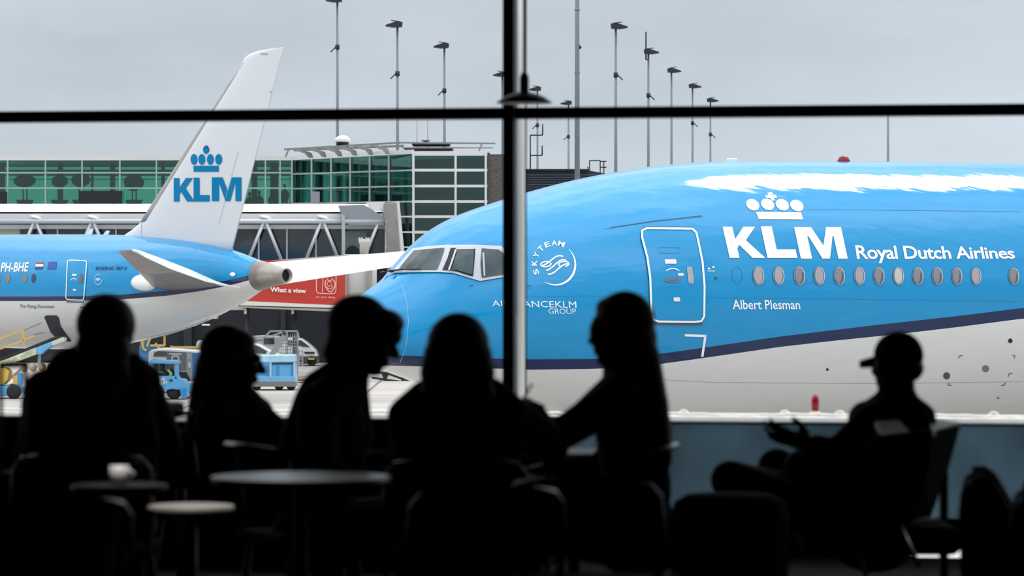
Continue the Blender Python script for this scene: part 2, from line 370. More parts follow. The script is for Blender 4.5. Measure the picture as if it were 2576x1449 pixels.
SK.mark('handle_arrow', [stroke(arc(1690, 686, 17, 9, 200, 340, 10), 2.4)], white_mark, door, .05)
SK.mark('door_hatch', [stroke([(1656, 624), (1706, 624), (1708, 638), (1658, 638)], 1.2, True)], mat('seam_paint2', (.02, .2, .42), .4), door, .045)
SK.mark('corner_marking', [stroke([(1722, 843), (1776, 845)], 6), stroke([(1774, 843), (1766, 897)], 6)], white_mark, jet, .012)
SK.mark('port_cap', [arc(1800, 700, 4, 4, 0, 330, 10)], grey_mark, jet, .012)
SK.mark('small_placard', [stroke([(1779, 682), (1798, 682)], 1.2), arc(1783, 676, 3, 2.5, 0, 330, 8), arc(1794, 672, 3, 2.5, 0, 330, 8)], white_mark, jet, .012)
# cabin windows
blind = [mat('blind_a', (.34, .32, .35), .4, coat=.5), mat('blind_b', (.2, .2, .23), .35, coat=.5), mat('blind_c', (.5, .47, .44), .4, coat=.5)]
rim_m = mat('window_rim', (.30, .33, .4), .35, metal=.5)
wx = [1907, 1958, 2010, 2060, 2110, 2161, 2210, 2259, 2308, 2357, 2406, 2454, 2549]
bl = [0, 0, 1, 0, 1, 0, 1, 2, 1, 1, 1, 0, 1]
for i, x in enumerate(wx):
    y = 694 + (x - 1907) * .0017; k = 1 - (x - 1907) * .00013
    out = arc(x, y, 14.5 * k, 24 * k, 0, 345, 22, -.06); inn = arc(x - 1.5, y, 10.5 * k, 20 * k, 0, 345, 20, -.06)
    r_ = SK.mark('cabin_window', [out], rim_m, jet, .02, 30)
    SK.mark('pane', [inn], blind[bl[i]], r_, .035, 30)
    SK.mark('pane_edge', [stroke(arc(x + .5, y, 11.5 * k, 20.5 * k, -70, 75, 12, -.06), 2.2)], frame_mat, r_, .038, 30)
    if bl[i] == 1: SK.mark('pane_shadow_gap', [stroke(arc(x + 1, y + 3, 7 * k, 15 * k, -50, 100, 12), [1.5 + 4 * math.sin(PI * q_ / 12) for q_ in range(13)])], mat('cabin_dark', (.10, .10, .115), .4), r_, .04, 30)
SK.mark('plugged_window', [stroke(arc(1854, 693, 13, 21, 0, 344, 24, -.06), 1.2, True)], mat('seam_paint3', (.02, .2, .42), .4), jet, .01)
# lettering and emblems
KS = lambda x, y: (x, y)
def skew(x0, y0, x1, y1, sh, poly):
    "unit-box outline (v up) to photo pixels, its top pushed left by sh"
    return [(x0 + (x1 - x0) * u - sh * v + 0, y1 - (y1 - y0) * v) for u, v in poly]
K_ = [(0, 0), (.3, 0), (.3, .3), (.38, .42), (.7, 0), (1.09, 0), (.62, .57), (1.0, 1), (.64, 1), (.3, .6), (.3, 1), (0, 1)]
L_ = [(0, 0), (1, 0), (1, .27), (.37, .27), (.37, 1), (0, 1)]
M_ = [(0, 0), (.24, 0), (.24, .72), (.26, .72), (.46, 0), (.62, 0), (.78, .72), (.8, .72), (.8, 0), (1, 0), (1, 1), (.68, 1), (.54, .42), (.36, 1), (0, 1)]
SK.mark('airline_initials', [skew(1835, 571, 1917, 649, 18, K_), skew(1930, 570, 2005, 649, 17, L_), skew(2014, 572, 2132, 651, 17, M_)], white_mark, jet, .012)
cr_ = [arc(x, y, 17.5, 13.5, 0, 345, 26, .5) for x, y in ((1893, 516), (1930.5, 515), (1967.5, 516), (2004, 518))]
cr_ += [[(1901, 534), (2014, 535), (2020, 553), (1908, 552)], [(1930, 486), (1941, 484), (1944, 490), (1952, 492), (1954, 499), (1946, 500), (1950, 505), (1942, 506), (1936, 499), (1927, 499), (1924, 493), (1932, 491)]]
SK.mark('crown_emblem', cr_, mat('emblem_white', (.85, .88, .9), .35, coat=.6), jet, .012)
SK.mark('airline_lettering', [text('Royal Dutch Airlines', (2150, 617), (2547, 622), (2556, 660), (2157, 663), .02, .95)], white_mark, jet, .012)
SK.mark('aircraft_name', [text('Albert Plesman', (1841, 754), (2010, 755), (2013, 778), (1843, 778), .012)], white_mark, jet, .012)
SK.mark('group_lettering', [text('AIRFRANCEKLM', (1237, 756), (1449, 758), (1450, 775), (1239, 770), 0.), text('GROUP', (1379, 776), (1448, 776), (1449, 790), (1380, 789), -.005)], white_mark, jet, .012)
# round alliance emblem
em = []
cxe, cye = 1396, 664
for i, ch in enumerate('SKYTEAM'):
    a = math.radians(203 + i * 14.7 * 1.13 * 1.0 - 8); a = math.radians([196, 213, 229, 241.5, 255, 270, 287][i] - 22 + 0)
    R_ = 52; px, py = cxe + R_ * math.cos(math.radians([157, 182, 205, 227, 248, 268, 288][i])), cye + R_ * math.sin(math.radians([157, 182, 205, 227, 248, 268, 288][i]))
    th = math.radians([157, 182, 205, 227, 248, 268, 288][i]) + PI / 2; vs, fs = textmesh(ch, .02); hw = 6.5 if ch != 'M' else 8; hh = 6.5
    o = []
    for u, v in vs:
        x, y = (u - .5) * 2 * hw, -(v - .5) * 2 * hh; o.append((px + x * math.cos(th) - y * math.sin(th), py + x * math.sin(th) + y * math.cos(th)))
    em.append((o, fs))
n_ = 26; aa = arc(cxe + 1, cye + 2, 50, 51, -48, 122, n_); em.append(stroke(aa, [1 + 4.5 * math.sin(PI * i / n_) for i in range(n_ + 1)]))
def bez(p, n=12):
    P = [Vector(q) for q in p]; return [tuple(P[0] * (1 - t) ** 3 + P[1] * 3 * t * (1 - t) ** 2 + P[2] * 3 * t * t * (1 - t) + P[3] * t ** 3) for t in [i / n for i in range(n + 1)]]
for dx, dy in ((0, 0), (8, 9), (16, 18)):
    pass
em += [stroke(bez([(1416, 646), (1398, 636), (1386, 662), (1364, 669)]), 3.6), stroke(bez([(1424, 656), (1406, 646), (1394, 676), (1374, 681)]), 3.4), stroke(bez([(1429, 665), (1412, 660), (1396, 694), (1378, 690)]), 3.6),
       stroke(arc(1373, 665, 13, 6.5, -20, 330, 18, -.1), 3.2), stroke(arc(1418, 665, 13, 6.5, 130, 440, 18, -.1), 3.2)]
SK.mark('round_emblem', em, white_mark, jet, .012)
# belly ports, tick marks, beacon
for x, y, r, m_ in ((2081, 929, 3.2, black_mat), (2541, 857, 5.5, black_mat), (2381, 945, 8.5, grey_mark), (2479, 927, 8.5, mat('port_grey', (.16, .17, .18), .4))):
    SK.mark('static_port', [arc(x, y, r, r * 1.05, 0, 330, 12)], m_, jet, .012)
SK.mark('corner_tick', [stroke(p, 1.8) for p in ([(2411, 901), (2413, 895), (2421, 894)], [(2546, 893), (2553, 894), (2551, 901)], [(2387, 962), (2385, 969), (2393, 969)], [(2518, 969), (2526, 969), (2529, 962)], [(2536, 947), (2538, 940), (2547, 939)], [(2511, 996), (2508, 1002), (2515, 1001)], [(1181, 727), (1182, 719), (1190, 717)], [(1325, 719), (1334, 719), (1333, 728)])], grey_mark, jet, .012)
bp = JC + JA * 12.75 + V(0, 0, topf(12.75)); bq = at(2124, 404, (bp - V(0, 0, 0)).y)
sB = (bq.x - JC.x) / JA.x; b0 = JC + JA * sB + V(0, 0, topf(sB))
MB().lathe(b0 - V(0, 0, .05), [(.16, 0), (.16, .06), (.13, .1), (.11, .15), (.05, .18)], 16).build('beacon', red_lens, jet)
b1 = JC + JA * (sB - 3.1) + V(0, 0, topf(sB - 3.1)); MB().box(b1 + V(0, 0, .02), (.25, .06, .1)).build('antenna', white_mark, jet, .02)
# nose gear below the belly
g0 = JC + JA * 6.3; g = V(g0.x, g0.y, APRON)
MB().tube([g + V(0, 0, .55), g + V(0, 0, 2.7)], .13, 14).tube([g + V(0, 0, 1.2), g - JA * 1.3 + V(0, 0, 2.8)], .07, 10).build('nose_gear_strut', steel, jet)
for sd_ in (-1, 1):
    MB().lathe(g + JN * (.33 * sd_) + V(0, 0, .55), [(.2, -.15), (.48, -.15), (.55, -.08), (.55, .08), (.48, .15), (.2, .15)], 28, JN).build('wheel', tyre, jet)
for s_, o_ in ((33, 5.5), (33, -5.5)):
    q = JC + JA * s_ + JN * o_; q = V(q.x, q.y, APRON)
    MB().tube([q + V(0, 0, .6), q - JN * (2.8 if o_ > 0 else -2.8) + V(0, 0, 2.7)], .2, 12).build('main_gear_strut', steel, jet)
    for k in range(3): MB().lathe(q + JA * (k - 1) * 1.45 + V(0, 0, .65), [(.25, -.5), (.6, -.5), (.65, -.4), (.65, .4), (.6, .5), (.25, .5)], 24, JN).build('wheel', tyre, jet)
# ================================================================== the far airliner, seen from behind its left side
tp = at(722, 693, 162.); FF = Vector((-.682, .7314, 0)).normalized(); FN = Vector((-.7314, -.682, 0)).normalized()
FC = V(tp.x, tp.y, EYE)
AX2 = math.atan2(FF.y, FF.x)
top2 = spl([(0, .19), (2, .55), (4, 1.02), (6, 1.36), (8, 1.6), (10, 1.74), (12, 1.84), (14, 1.89), (17, 1.94), (24, 1.98), (52, 1.98), (57, 1.2), (61, -.3), (62.5, -1.4)])
bot2 = spl([(0, -.49), (2, -.87), (3.7, -1.53), (6.8, -2.47), (10, -3.16), (14, -3.72), (17, -3.93), (20, -3.96), (52, -3.96), (57, -3.5), (61, -2.5), (62.5, -1.6)])
wid2 = spl([(0, .34), (2, .72), (4, 1.16), (6, 1.6), (8, 2.), (10, 2.3), (12, 2.55), (14, 2.72), (17, 2.86), (20, 2.88), (52, 2.88), (57, 2.2), (61, 1.), (62.5, .1)])
jet2 = empty('airliner', (FC.x, FC.y, APRON), 'distant light blue and white airliner with tall white tail fin, seen from behind', 'airplane')
def ring2(s_, k_=1., n=96):
    T, B, W = top2(s_), bot2(s_), wid2(s_); M = (T + B) / 2
    return [FC + FF * s_ + FN * (W * math.cos(2 * PI * k / n) * k_) + V(0, 0, M + (T - B) / 2 * math.sin(2 * PI * k / n) * k_) for k in range(n)]
fus2 = MB().loft([ring2(2 + .25 * i) for i in range(105)] + [ring2(28.5 + i) for i in range(34)] + [ring2(62.5)]).build('fuselage', jet_paint, jet2)
SK2 = Skin(fus2)
to2 = lambda p: (p - FC).dot(FF)
st2 = linefrom([(3, 746), (100, 746), (200, 745), (300, 742), (420, 731), (500, 719), (570, 706), (640, 693)], SK2, to2)
sb2 = linefrom([(3, 757.5), (100, 757.5), (200, 757), (300, 754), (420, 744), (500, 733), (570, 720), (640, 705)], SK2, to2)
livery(fus2, st2, sb2, to2)
metal2 = mat('bare_metal', (.33, .30, .27), .42, metal=.8, var=.12, scale=1.5)
MB().loft([ring2(2.02, 1.01), ring2(1.2, 1.0), ring2(.5), ring2(0, 1), ring2(0, .88), ring2(.6, .75), ring2(1, .5)]).build('exhaust_cone', metal2, jet2)
MB().loft([ring2(.25, .84), ring2(.3, .8)]).build('exhaust_opening', black_mat, jet2)
# foils
def foil(le, te, t, n=12):
    "closed aerofoil ring between leading and trailing edge, t = thickness vector"
    le, te = Vector(le), Vector(te); t = Vector(t); up = []; dn = []
    for i in range(n + 1):
        x = (1 - math.cos(PI * i / n)) / 2; y = 5 * (.2969 * math.sqrt(x) - .126 * x - .3516 * x * x + .2843 * x ** 3 - .1015 * x ** 4)
        up.append(le + (te - le) * x + t * y); dn.append(le + (te - le) * x - t * y)
    return up + dn[-2:0:-1]
def onaxis(px, py):
    "where the line of sight meets the aircraft's vertical middle plane"
    d = ray(px, py); c = V(0, 0, EYE); t = (FC - c).dot(FN) / d.dot(FN); return c + d * t
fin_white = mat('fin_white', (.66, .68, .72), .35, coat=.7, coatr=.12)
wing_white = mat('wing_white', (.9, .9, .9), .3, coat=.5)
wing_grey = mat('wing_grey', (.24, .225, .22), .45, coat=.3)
lead_metal = mat('leading_edge_metal', (.42, .41, .40), .5, metal=.6)
secs = [(660, 335, 578), (604, 296, 592), (590, 312, None), (575, 334, None), (555, 357, None)]
y = 520
while y > 160: secs.append((y, 610 - .6325 * (y - 155), None)); y -= 45
secs += [(155, 610, None), (142, 616, None), (132, 630, None), (126, 650, None), (122, 675, None), (119.5, 705, None)]
rg = []; leads = []
for yy, xl, xt in secs:
    xt = xt if xt else 715 - .254 * (yy - 120)
    a, b = onaxis(xl, yy), onaxis(xt, yy); b.z = a.z = (a.z + b.z) / 2; c = (b - a).length
    rg.append(foil(a, b, FN * min(c * .1, .55)))
    if 155 <= yy <= 560: leads.append((a, b, c))
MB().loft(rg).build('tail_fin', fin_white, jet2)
lr = []
for a, b, c in leads:
    u = (b - a).normalized(); w_ = .42 * (c / 8) + .18; f = foil(a - u * .03, a + u * w_ * 2.2, FN * min(c * .1, .55) * .75, 8); lr.append(f)
MB().loft(lr).build('fin_leading_edge', lead_metal, jet2)
FINP = Flat(FC + FN * .42, FN)
FINL = Skin(bpy.data.objects['tail_fin'])
fb = mat('fin_blue', (.0, .19, .42), .5, spec=.1)
FINL.mark('airline_initials', [skew(438, 448, 486, 507, 0, K_), skew(488, 447, 528, 507, 0, L_), skew(534, 446, 608, 506, 0, M_)], fb, jet2, .03, 20)
FINL.mark('crown_emblem', [arc(x, 401, 8.5, 13.5, 0, 345, 20) for x in (489, 508.5, 530, 551)] + [[(488, 417), (551, 417), (551, 432), (488, 432)], [(517, 366), (522, 366), (522, 374), (527, 374), (527, 380), (522, 380), (522, 387), (517, 387), (517, 380), (512, 380), (512, 374), (517, 374)]], fb, jet2, .03, 20)
FINL.mark('rudder_hinge', [stroke([(656, 136), (675, 136)], 1.6), stroke([(706, 136), (711, 137)], 1.5), stroke([(694, 178), (699, 179)], 1.5), stroke([(679, 231), (684, 232)], 1.5)], grey_mark, jet2, .03)
FINL.mark('fin_seam', [stroke([(357, 556), (356, 592)], 1.), stroke([(552, 560), (576, 470), (600, 380)], .8)], mat('pale_seam', (.4, .42, .45), .5), jet2, .03)
def fp(s_, u, z): return FC + FF * s_ + FN * u + V(0, 0, z)
# near tailplane: grey underside, white elevator drooping behind it
zr, zt = -.60, .92
def stab(name, rle, rte, tle, tte, m, th=.11):
    return MB().loft([foil(rle, rte, V(0, 0, (rle - rte).length * th)), foil((rle + tle) / 2, (rte + tte) / 2, V(0, 0, (rle - rte).length * th * .6)), foil(tle, tte, V(0, 0, (tle - tte).length * th))]).build(name, m, jet2)
rl, rt, tl, tt = fp(7.9, 2.0, -.66), fp(3.4, 1.3, -.62), fp(-.05, 9.9, .93), fp(-1.1, 9.9, 1.0)
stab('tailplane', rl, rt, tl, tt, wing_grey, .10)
def elev(a, b, drop, h):
    return [a + V(0, 0, h), b + V(0, 0, -drop), b + V(0, 0, -drop - .05), a + V(0, 0, -.04)]
rb, tb_ = fp(2.2, 1.1, -.60), fp(-1.55, 9.9, .98)
MB().loft([elev(rt, rb, .10, .10), elev(rt.lerp(tt, .35), rb.lerp(tb_, .35), .34, .17), elev(rt.lerp(tt, .7), rb.lerp(tb_, .7), .30, .15), elev(rt.lerp(tt, .93), rb.lerp(tb_, .93), .16, .12), elev(tt, tb_, .02, .06)], False).build('elevator', wing_white, jet2)
rl, rt, tl, tt = fp(7.9, -2.0, .25), fp(2.56, -1.2, -.66), fp(-.05, -9.9, 1.2), fp(-1.6, -9.9, .82)
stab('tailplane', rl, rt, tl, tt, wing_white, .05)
MB().ell(fp(8.3, 2.15, -.5), (1., .42, .42), Matrix.Rotation(AX2, 3, 'Z')).build('tailplane_fairing', wing_white, jet2)
MB().ell(fp(2.9, .98, -.1), (.18, .1, .1), Matrix.Rotation(AX2, 3, 'Z')).build('tail_light', wing_white, jet2)
for x, h in ((218, 16), (259, 12)):   # blade antennas on the spine
    q = onaxis(x, 594); q.z = top2(to2(q)) + EYE - .05
    MB().prism([q, q - FF * .45, q - FF * .6 + V(0, 0, h / 50), q - FF * .35 + V(0, 0, h / 48)], FN * .05).build('blade_antenna', wing_white, jet2)
# door, windows, marks
dl = rquad([(171, 655), (220, 657), (212, 755), (167, 753)], .16)
d2 = SK2.mark('passenger_door', [dl], jet_paint, jet2, .02, 12); livery(d2, st2, sb2, to2)
SK2.mark('door_outline', [stroke(dens(dl, 6, True), 2.4, True)], white_mark, d2, .04)
SK2.mark('door_sill', [stroke([(168, 759), (213, 760)], 3)], grey_mark, d2, .03)
SK2.mark('door_window', [rquad([(202, 690), (210, 690), (208, 713), (199, 713)], .3)], mat('blind_b2', (.12, .13, .15), .3), d2, .04)
SK2.mark('door_placard', [rquad([(183, 690), (194, 690), (194, 694), (183, 694)], .2), rquad([(185, 727), (193, 727), (193, 731), (185, 731)], .2), stroke(arc(187, 706, 7, 5, 180, 360, 8), 1.4)], white_mark, d2, .04)
for x, c_ in ((-2, 0), (21, 0), (63, 0), (85, 1)):
    SK2.mark('cabin_window', [arc(x, 700, 5.5, 11.5, 0, 340, 16, .1)], [mat('window_tan', (.22, .19, .16), .2), mat('window_dark', (.03, .04, .08), .2)][c_], jet2, .02)
SK2.mark('registration', [text('PH-BHE', (6, 661), (74, 660), (70, 683), (2, 684), .02)], white_mark, jet2, .02)
fl = SK2.mark('flag_marking', [[(92, 660), (111, 660), (110, 665), (91, 665)]], mat('flag_red', (.4, .03, .04), .5), jet2, .02)
SK2.mark('flag_band', [[(91, 665), (110, 665), (109, 671), (90, 671)]], white_mark, fl, .021)
SK2.mark('flag_base', [[(90, 671), (109, 671), (107, 678), (88, 678)]], mat('flag_blue', (.01, .04, .2), .5), fl, .021)
SK2.mark('blue_flag_marking', [[(123, 659), (144, 659), (141, 678), (119, 678)]], mat('flag_eu', (.01, .07, .32), .5), jet2, .02)
SK2.mark('type_lettering', [text('BOEING 787-9', (243, 671), (321, 671), (318, 680), (240, 680), .02)], dark_mark, jet2, .02)
SK2.mark('round_emblem', [stroke(arc(248, 703, 9, 13, 0, 300, 20), 1.6), arc(247, 703, 6, 3.5, 0, 330, 10)], mat('pale_blue_mark', (.4, .6, .8), .5), jet2, .02)
SK2.mark('aircraft_name', [text('The Flying Dutchman', (50, 766), (137, 767), (136, 778), (50, 776), .0)], mat('navy_mark2', (.03, .05, .1), .5), jet2, .02)
SK2.mark('belly_mark', [stroke([(202, 773), (222, 774)], 2), stroke([(306, 772), (320, 771)], 4)], grey_mark, jet2, .02)
SK2.mark('door_mark', [stroke([(60, 831), (106, 811)], 1.), stroke([(84, 842), (112, 836)], 1.)], grey_mark, jet2, .02)
# open cargo door
c0 = SK2.hit(112, 794, .0); c1 = SK2.hit(150, 794, 0)
cd_ = SK2.mark('cargo_opening', [[(112, 797), (118, 793), (143, 793), (149, 800), (153, 820), (180, 858), (150, 858), (128, 835)]], mat('cargo_dark', (.012, .014, .025), .5), jet2, .03, 12)
# main gear
for u in (4.9, -4.9):
    q = fp(33, u, 0); q.z = APRON
    MB().tube([q + V(0, 0, .6), V(q.x, q.y, EYE - 3.4)], .18, 12).build('main_gear_strut', steel, jet2)
    for k in (-.7, .7): MB().lathe(q + FF * k + V(0, 0, .62), [(.25, -.5), (.58, -.5), (.62, -.4), (.62, .4), (.58, .5), (.25, .5)], 24, FN).build('wheel', tyre, jet2)
q = fp(56, 0, 0); q.z = APRON; MB().tube([q + V(0, 0, .4), V(q.x, q.y, EYE - 3.3)], .12, 12).build('nose_gear_strut', steel, jet2)
for k in (-.3, .3): MB().lathe(q + FN * k + V(0, 0, .5), [(.2, -.13), (.45, -.13), (.5, -.06), (.5, .06), (.45, .13), (.2, .13)], 20, FN).build('wheel', tyre, jet2)
MB().tube([fp(33, 4.9, -3.2), fp(33, -4.9, -3.2)], .3, 12).build('gear_beam', steel, jet2)
# ================================================================== apron and everything standing on it
def apron_mat():
    m = mat('apron_concrete', (.40, .375, .35), .85, var=.12, scale=.12); nt = m.node_tree; b = nt.nodes['Principled BSDF']
    src = b.inputs['Base Color'].links[0].from_socket
    tc = nt.nodes.new('ShaderNodeTexCoord'); br = nt.nodes.new('ShaderNodeTexBrick'); br.offset = 0
    br.inputs['Scale'].default_value = 1; br.inputs['Brick Width'].default_value = 7.5; br.inputs['Row Height'].default_value = 7.5; br.inputs['Mortar Size'].default_value = .09
    br.inputs['Color1'].default_value = (1, 1, 1, 1); br.inputs['Color2'].default_value = (.9, .9, .9, 1); br.inputs['Mortar'].default_value = (.35, .33, .31, 1)
    mx = nt.nodes.new('ShaderNodeMix'); mx.data_type = 'RGBA'; mx.blend_type = 'MULTIPLY'; mx.inputs[0].default_value = 1
    nt.links.new(tc.outputs['Object'], br.inputs['Vector']); nt.links.new(src, mx.inputs[6]); nt.links.new(br.outputs['Color'], mx.inputs[7]); nt.links.new(mx.outputs[2], b.inputs['Base Color']); return m
tag(MB().box((0, 330, APRON - .25), (900, 620, .5)).build('apron', apron_mat()), kind='structure')
def P3(poly, D): return [at(x, y, D) for x, y in poly]
def slab(name, poly, D, depth, m, parent=None, bevel=0.):
    "an outline at its own distance, running depth metres away from us"
    return MB().prism(P3(poly, D), (0, depth, 0)).build(name, m, parent, bevel)
def rect(x0, y0, x1, y1): return [(x0, y0), (x1, y0), (x1, y1), (x0, y1)]
def gz(px, D, z=APRON): p = at(px, 700, D); return V(p.x, p.y, z)
alu = mat('facade_aluminium', (.42, .45, .46), .45, metal=.3)
alu_w = mat('white_panel', (.66, .66, .66), .5, var=.06, scale=.6)
roof_w = mat('white_roof', (.85, .83, .80), .55, var=.05, scale=.5)
conc = mat('fair_concrete', (.25, .235, .22), .85, var=.15, scale=1.2, bump=.1)
stone = mat('brown_stone', (.10, .09, .085), .9, var=.25, scale=6.)
darkm = mat('dark_interior', (.008, .010, .016), .7)
navy_wall = mat('navy_cladding', (.006, .008, .014), .6, var=.5, scale=.4)
slate = mat('slate_louvre', (.016, .028, .045), .5)
green = glassmat('green_glass', (.32, .70, .60), .05)
green_d = glassmat('dark_green_glass', (.30, .62, .58), .05)
backgl = glassmat('rear_green_glass', (.62, .82, .74), .02)
# ---- terminal, left wing (looks right through to the sky)
DW = 236.
tb = empty('terminal_building', gz(300, DW), 'glass terminal building with green tinted windows and stone corner wall', 'building')
def frame_grid(name, A, B, ztop, zbot, xs, zs, parent, w=.09, m=alu):
    "posts and rails of a glazed wall from ground point A to B"
    A, B = Vector(A), Vector(B); posts = []
    for i, t in enumerate(xs):
        p = A + (B - A) * t; MB().box((p.x, p.y - .1, (ztop + zbot) / 2), (w, .2, ztop - zbot)).build('mullion', m, parent)
    for z in zs:
        a = V(A.x, A.y - .15, z); b = V(B.x, B.y - .15, z); MB().bar(a, b, .12, w).build('rail', m, parent)
def pane(name, A, B, z0, z1, m, parent, t=.03):
    A, B = Vector(A), Vector(B); return MB().prism([V(A.x, A.y, z0), V(B.x, B.y, z0), V(B.x, B.y, z1), V(A.x, A.y, z1)], (0, t, 0)).build(name, m, parent)
zy = lambda y, D: at(1288, y, D).z
A, B = gz(-80, DW), gz(735, DW); L = B.x - A.x
zt, zb = zy(403, DW), zy(512, DW)
g1 = pane('glazing', A, B, zb, zt, green, tb)
frame_grid('f', A, B, zt, zb, [(at(x, 0, DW).x - A.x) / L for x in (-73, 20, 115, 207, 302, 394, 487, 580, 668, 705)], [zy(434.5, DW), zy(473.5, DW)], tb, .1, mat('frame_green_white', (.30, .45, .42), .4))
MB().box(((A.x + B.x) / 2, DW + .4, zt + .12), (L, 1.2, .26)).build('roof_edge', alu_w, tb)
MB().box(((A.x + B.x) / 2, DW + 7.5, zt + .1), (L, 14, .2)).build('roof_slab', alu_w, tb)
MB().box(((A.x + B.x) / 2, DW + 7.5, zb - .2), (L, 14.5, .3)).build('floor_slab', conc, tb)
pane('rear_glazing', A + V(0, 14, 0), B + V(0, 14, 0), zb, zt, backgl, tb)
for y0, y1 in ((404, 410), (417, 424), (428, 433), (441, 443)): MB().box(((A.x + B.x) / 2, DW + 9, (zy(y0, DW) + zy(y1, DW)) / 2), (L, .3, (y1 - y0) / 36.4)).build('ceiling_beam', mat('beam_green', (.12, .2, .2), .6), tb)
for x, w_ in ((5, 14), (152, 12), (232, 5), (283, 12), (410, 8), (640, 14), (690, 20)): MB().box((at(x, 0, DW + 6).x, DW + 6, (zt + zb) / 2), (w_ / 36.4, .4, zt - zb)).build('interior_column', mat('column_dark', (.03, .06, .06), .7), tb)
for x0, x1, y0 in ((-20, 14, 482), (198, 304, 480)):
    slab('kiosk_block', rect(x0, y0, x1, 512), DW - .9, .7, darkm, tb)
# ---- angled wing and corner block
DC = 222.
A2, B2 = gz(735, DW), gz(1040, DC)
z2t, z2b = zy(402, DW), zy(511, DW)
def lerp_pane(name, x0, y0a, y0b, x1, y1a, y1b, Da, Db, m, parent, t=.04):
    p = [at(x0, y0b, Da), at(x1, y1b, Db), at(x1, y1a, Db), at(x0, y0a, Da)]; return MB().prism(p, (0, t, 0)).build(name, m, parent)
lerp_pane('glazing', 735, 404, 511, 1040, 386, 506, DW, DC, green_d, tb)
def wing_pt(x, ya, yb):
    t = None
    # point on the wing plane seen at column x
    a, b = gz(735, DW), gz(1040, DC); d = ray(x, 600); n = Vector((-(b - a).y, (b - a).x, 0)); s = a.dot(n) / Vector((d.x, d.y, 0)).dot(n); return d.x * s, d.y * s
for x in (735, 784, 833, 881, 930, 978):
    X, Y = wing_pt(x, 0, 0); u = (x - 735) / 305; yt, yb = 403 - 17 * u, 511 - 5 * u; MB().bar((X, Y - .12, zy(yt, Y)), (X, Y - .12, zy(yb, Y)), .17 if x == 735 else .07, .12).build('mullion', alu, tb)
for ya, yb in ((398, 381.5), (438, 428), (475, 468), (512, 507)):
    MB().bar(at(735, ya, DW - .1), at(1040, yb, DC - .1), .1, .28 if ya == 398 else .1).build('rail', alu_w if ya == 398 else alu, tb)
iw = mat('room_green', (.05, .16, .11), .7)
rb_ = slab('rear_wall', rect(870, 388, 1250, 700), DW + 3, .3, mat('room_dark', (.012, .022, .026), .8, var=.5, scale=.5), tb)
for x0, x1 in ((740, 762), (792, 812), (850, 862)): slab('interior_partition', rect(x0, 440, x1, 512), DW + 4, .3, darkm, tb)
pane('rear_glazing', gz(728, DW + 6), gz(900, DW + 6), z2b, z2t - .8, backgl, tb)
slab('ceiling_band', rect(735, 404, 1040, 436), DW + 5, .5, mat('ceiling_dark', (.02, .035, .04), .8), tb)
slab('ticket_machine', rect(782, 482, 804, 511), 231.5, .5, mat('machine_grey', (.3, .32, .36), .5), tb)
lerp_pane('roof_slab', 735, 397, 400, 1232, 380, 384, DW, DC, alu_w, tb, 9)
# corner block, full height
F0, F1 = gz(1040, DC), gz(1222, DC)
pane('glazing', F0, F1, APRON, zy(388, DC), green_d, tb)
for y in (386, 428, 468, 507, 545, 584, 622, 660, 700): MB().bar(at(1036, y, DC - .12), at(1226, y, DC - .12), .12, .17 if y != 386 else .3).build('rail', alu_w, tb)
for x, w_ in ((1040, .18), (1222, .26), (1146, .08)): MB().bar(at(x, 383, DC - .16), gz(x, DC - .16), w_, .14).build('mullion', alu_w, tb)
for y in (507, 622): slab('interior_floor', rect(1044, y - 2, 1220, y + 4), DC + 1, 8, conc, tb)
pane('low_glazing', gz(1006, DC + .6), gz(1040, DC + .2), APRON, zy(509, DC), green_d, tb)
for y in (545, 584, 622): MB().bar(at(1004, y, DC + .4), at(1040, y, DC), .08, .1).build('rail', alu_w, tb)
MB().bar(at(1000, 507, DC), at(1014, 650, DC), .1, .25).build('mullion', alu_w, tb)
slab('stone_wall', rect(1226, 388, 1300, 900), DC + .2, 10, stone, tb)
# roof furniture
louv = mat('roof_steel', (.22, .22, .23), .5, metal=.3)
cnp = empty('roof_canopy', at(880, 396, 226), 'long thin steel louvre canopy on the terminal roof', 'canopy')
MB().bar(at(716, 376, 228), at(1005, 359, 222), .12, .12).bar(at(1005, 359, 222), at(1246, 361, 222), .1, .1).build('upper_rail', louv, cnp)
MB().bar(at(740, 378, 230), at(1015, 367, 224), .1, .14).bar(at(1010, 372, 224), at(1240, 372, 224), .08, .08).build('lower_rail', louv, cnp)
for i, x in enumerate((778, 812, 852, 890, 930, 972)):
    a = i * 2.; slab('louvre_blade', [(x - 42, 375 - a), (x - 24, 374 - a), (x + 4, 384 - a), (x + 7, 395 - a), (x - 4, 395 - a), (x - 12, 385 - a)], 227 - i * .9, 1.6, mat('blade_grey', (.26, .25, .25), .6), cnp)
for x in (705, 1190): MB().bar(at(x + 13, 395 if x < 1000 else 384, 224), at(x + 22, 374 if x < 1000 else 362, 224), .1, .1).build('strut', louv, cnp)
tag(slab('roof_plant_unit', [(1015, 372), (1139, 372), (1134, 384), (1022, 384)], 224.5, 4, darkm, None), 'black wedge shaped plant unit on the terminal roof corner', 'roof unit')
tag(slab('roof_plate', [(1035, 359), (1132, 359), (1130, 365), (1037, 365)], 225, 3, darkm, None), 'thin black plate above the plant unit on the terminal roof', 'roof plate')
tag(MB().lathe(at(1071, 357, 226), [(.05, -.2), (.06, 0), (.28, .05), (.3, .12)], 14).build('roof_vent', louv, None), 'tiny grey mushroom vent above the black roof plates', 'vent')
vt = empty('roof_ventilator', at(862, 372, 233), 'round ventilator with white domed cap on the terminal roof', 'ventilator')
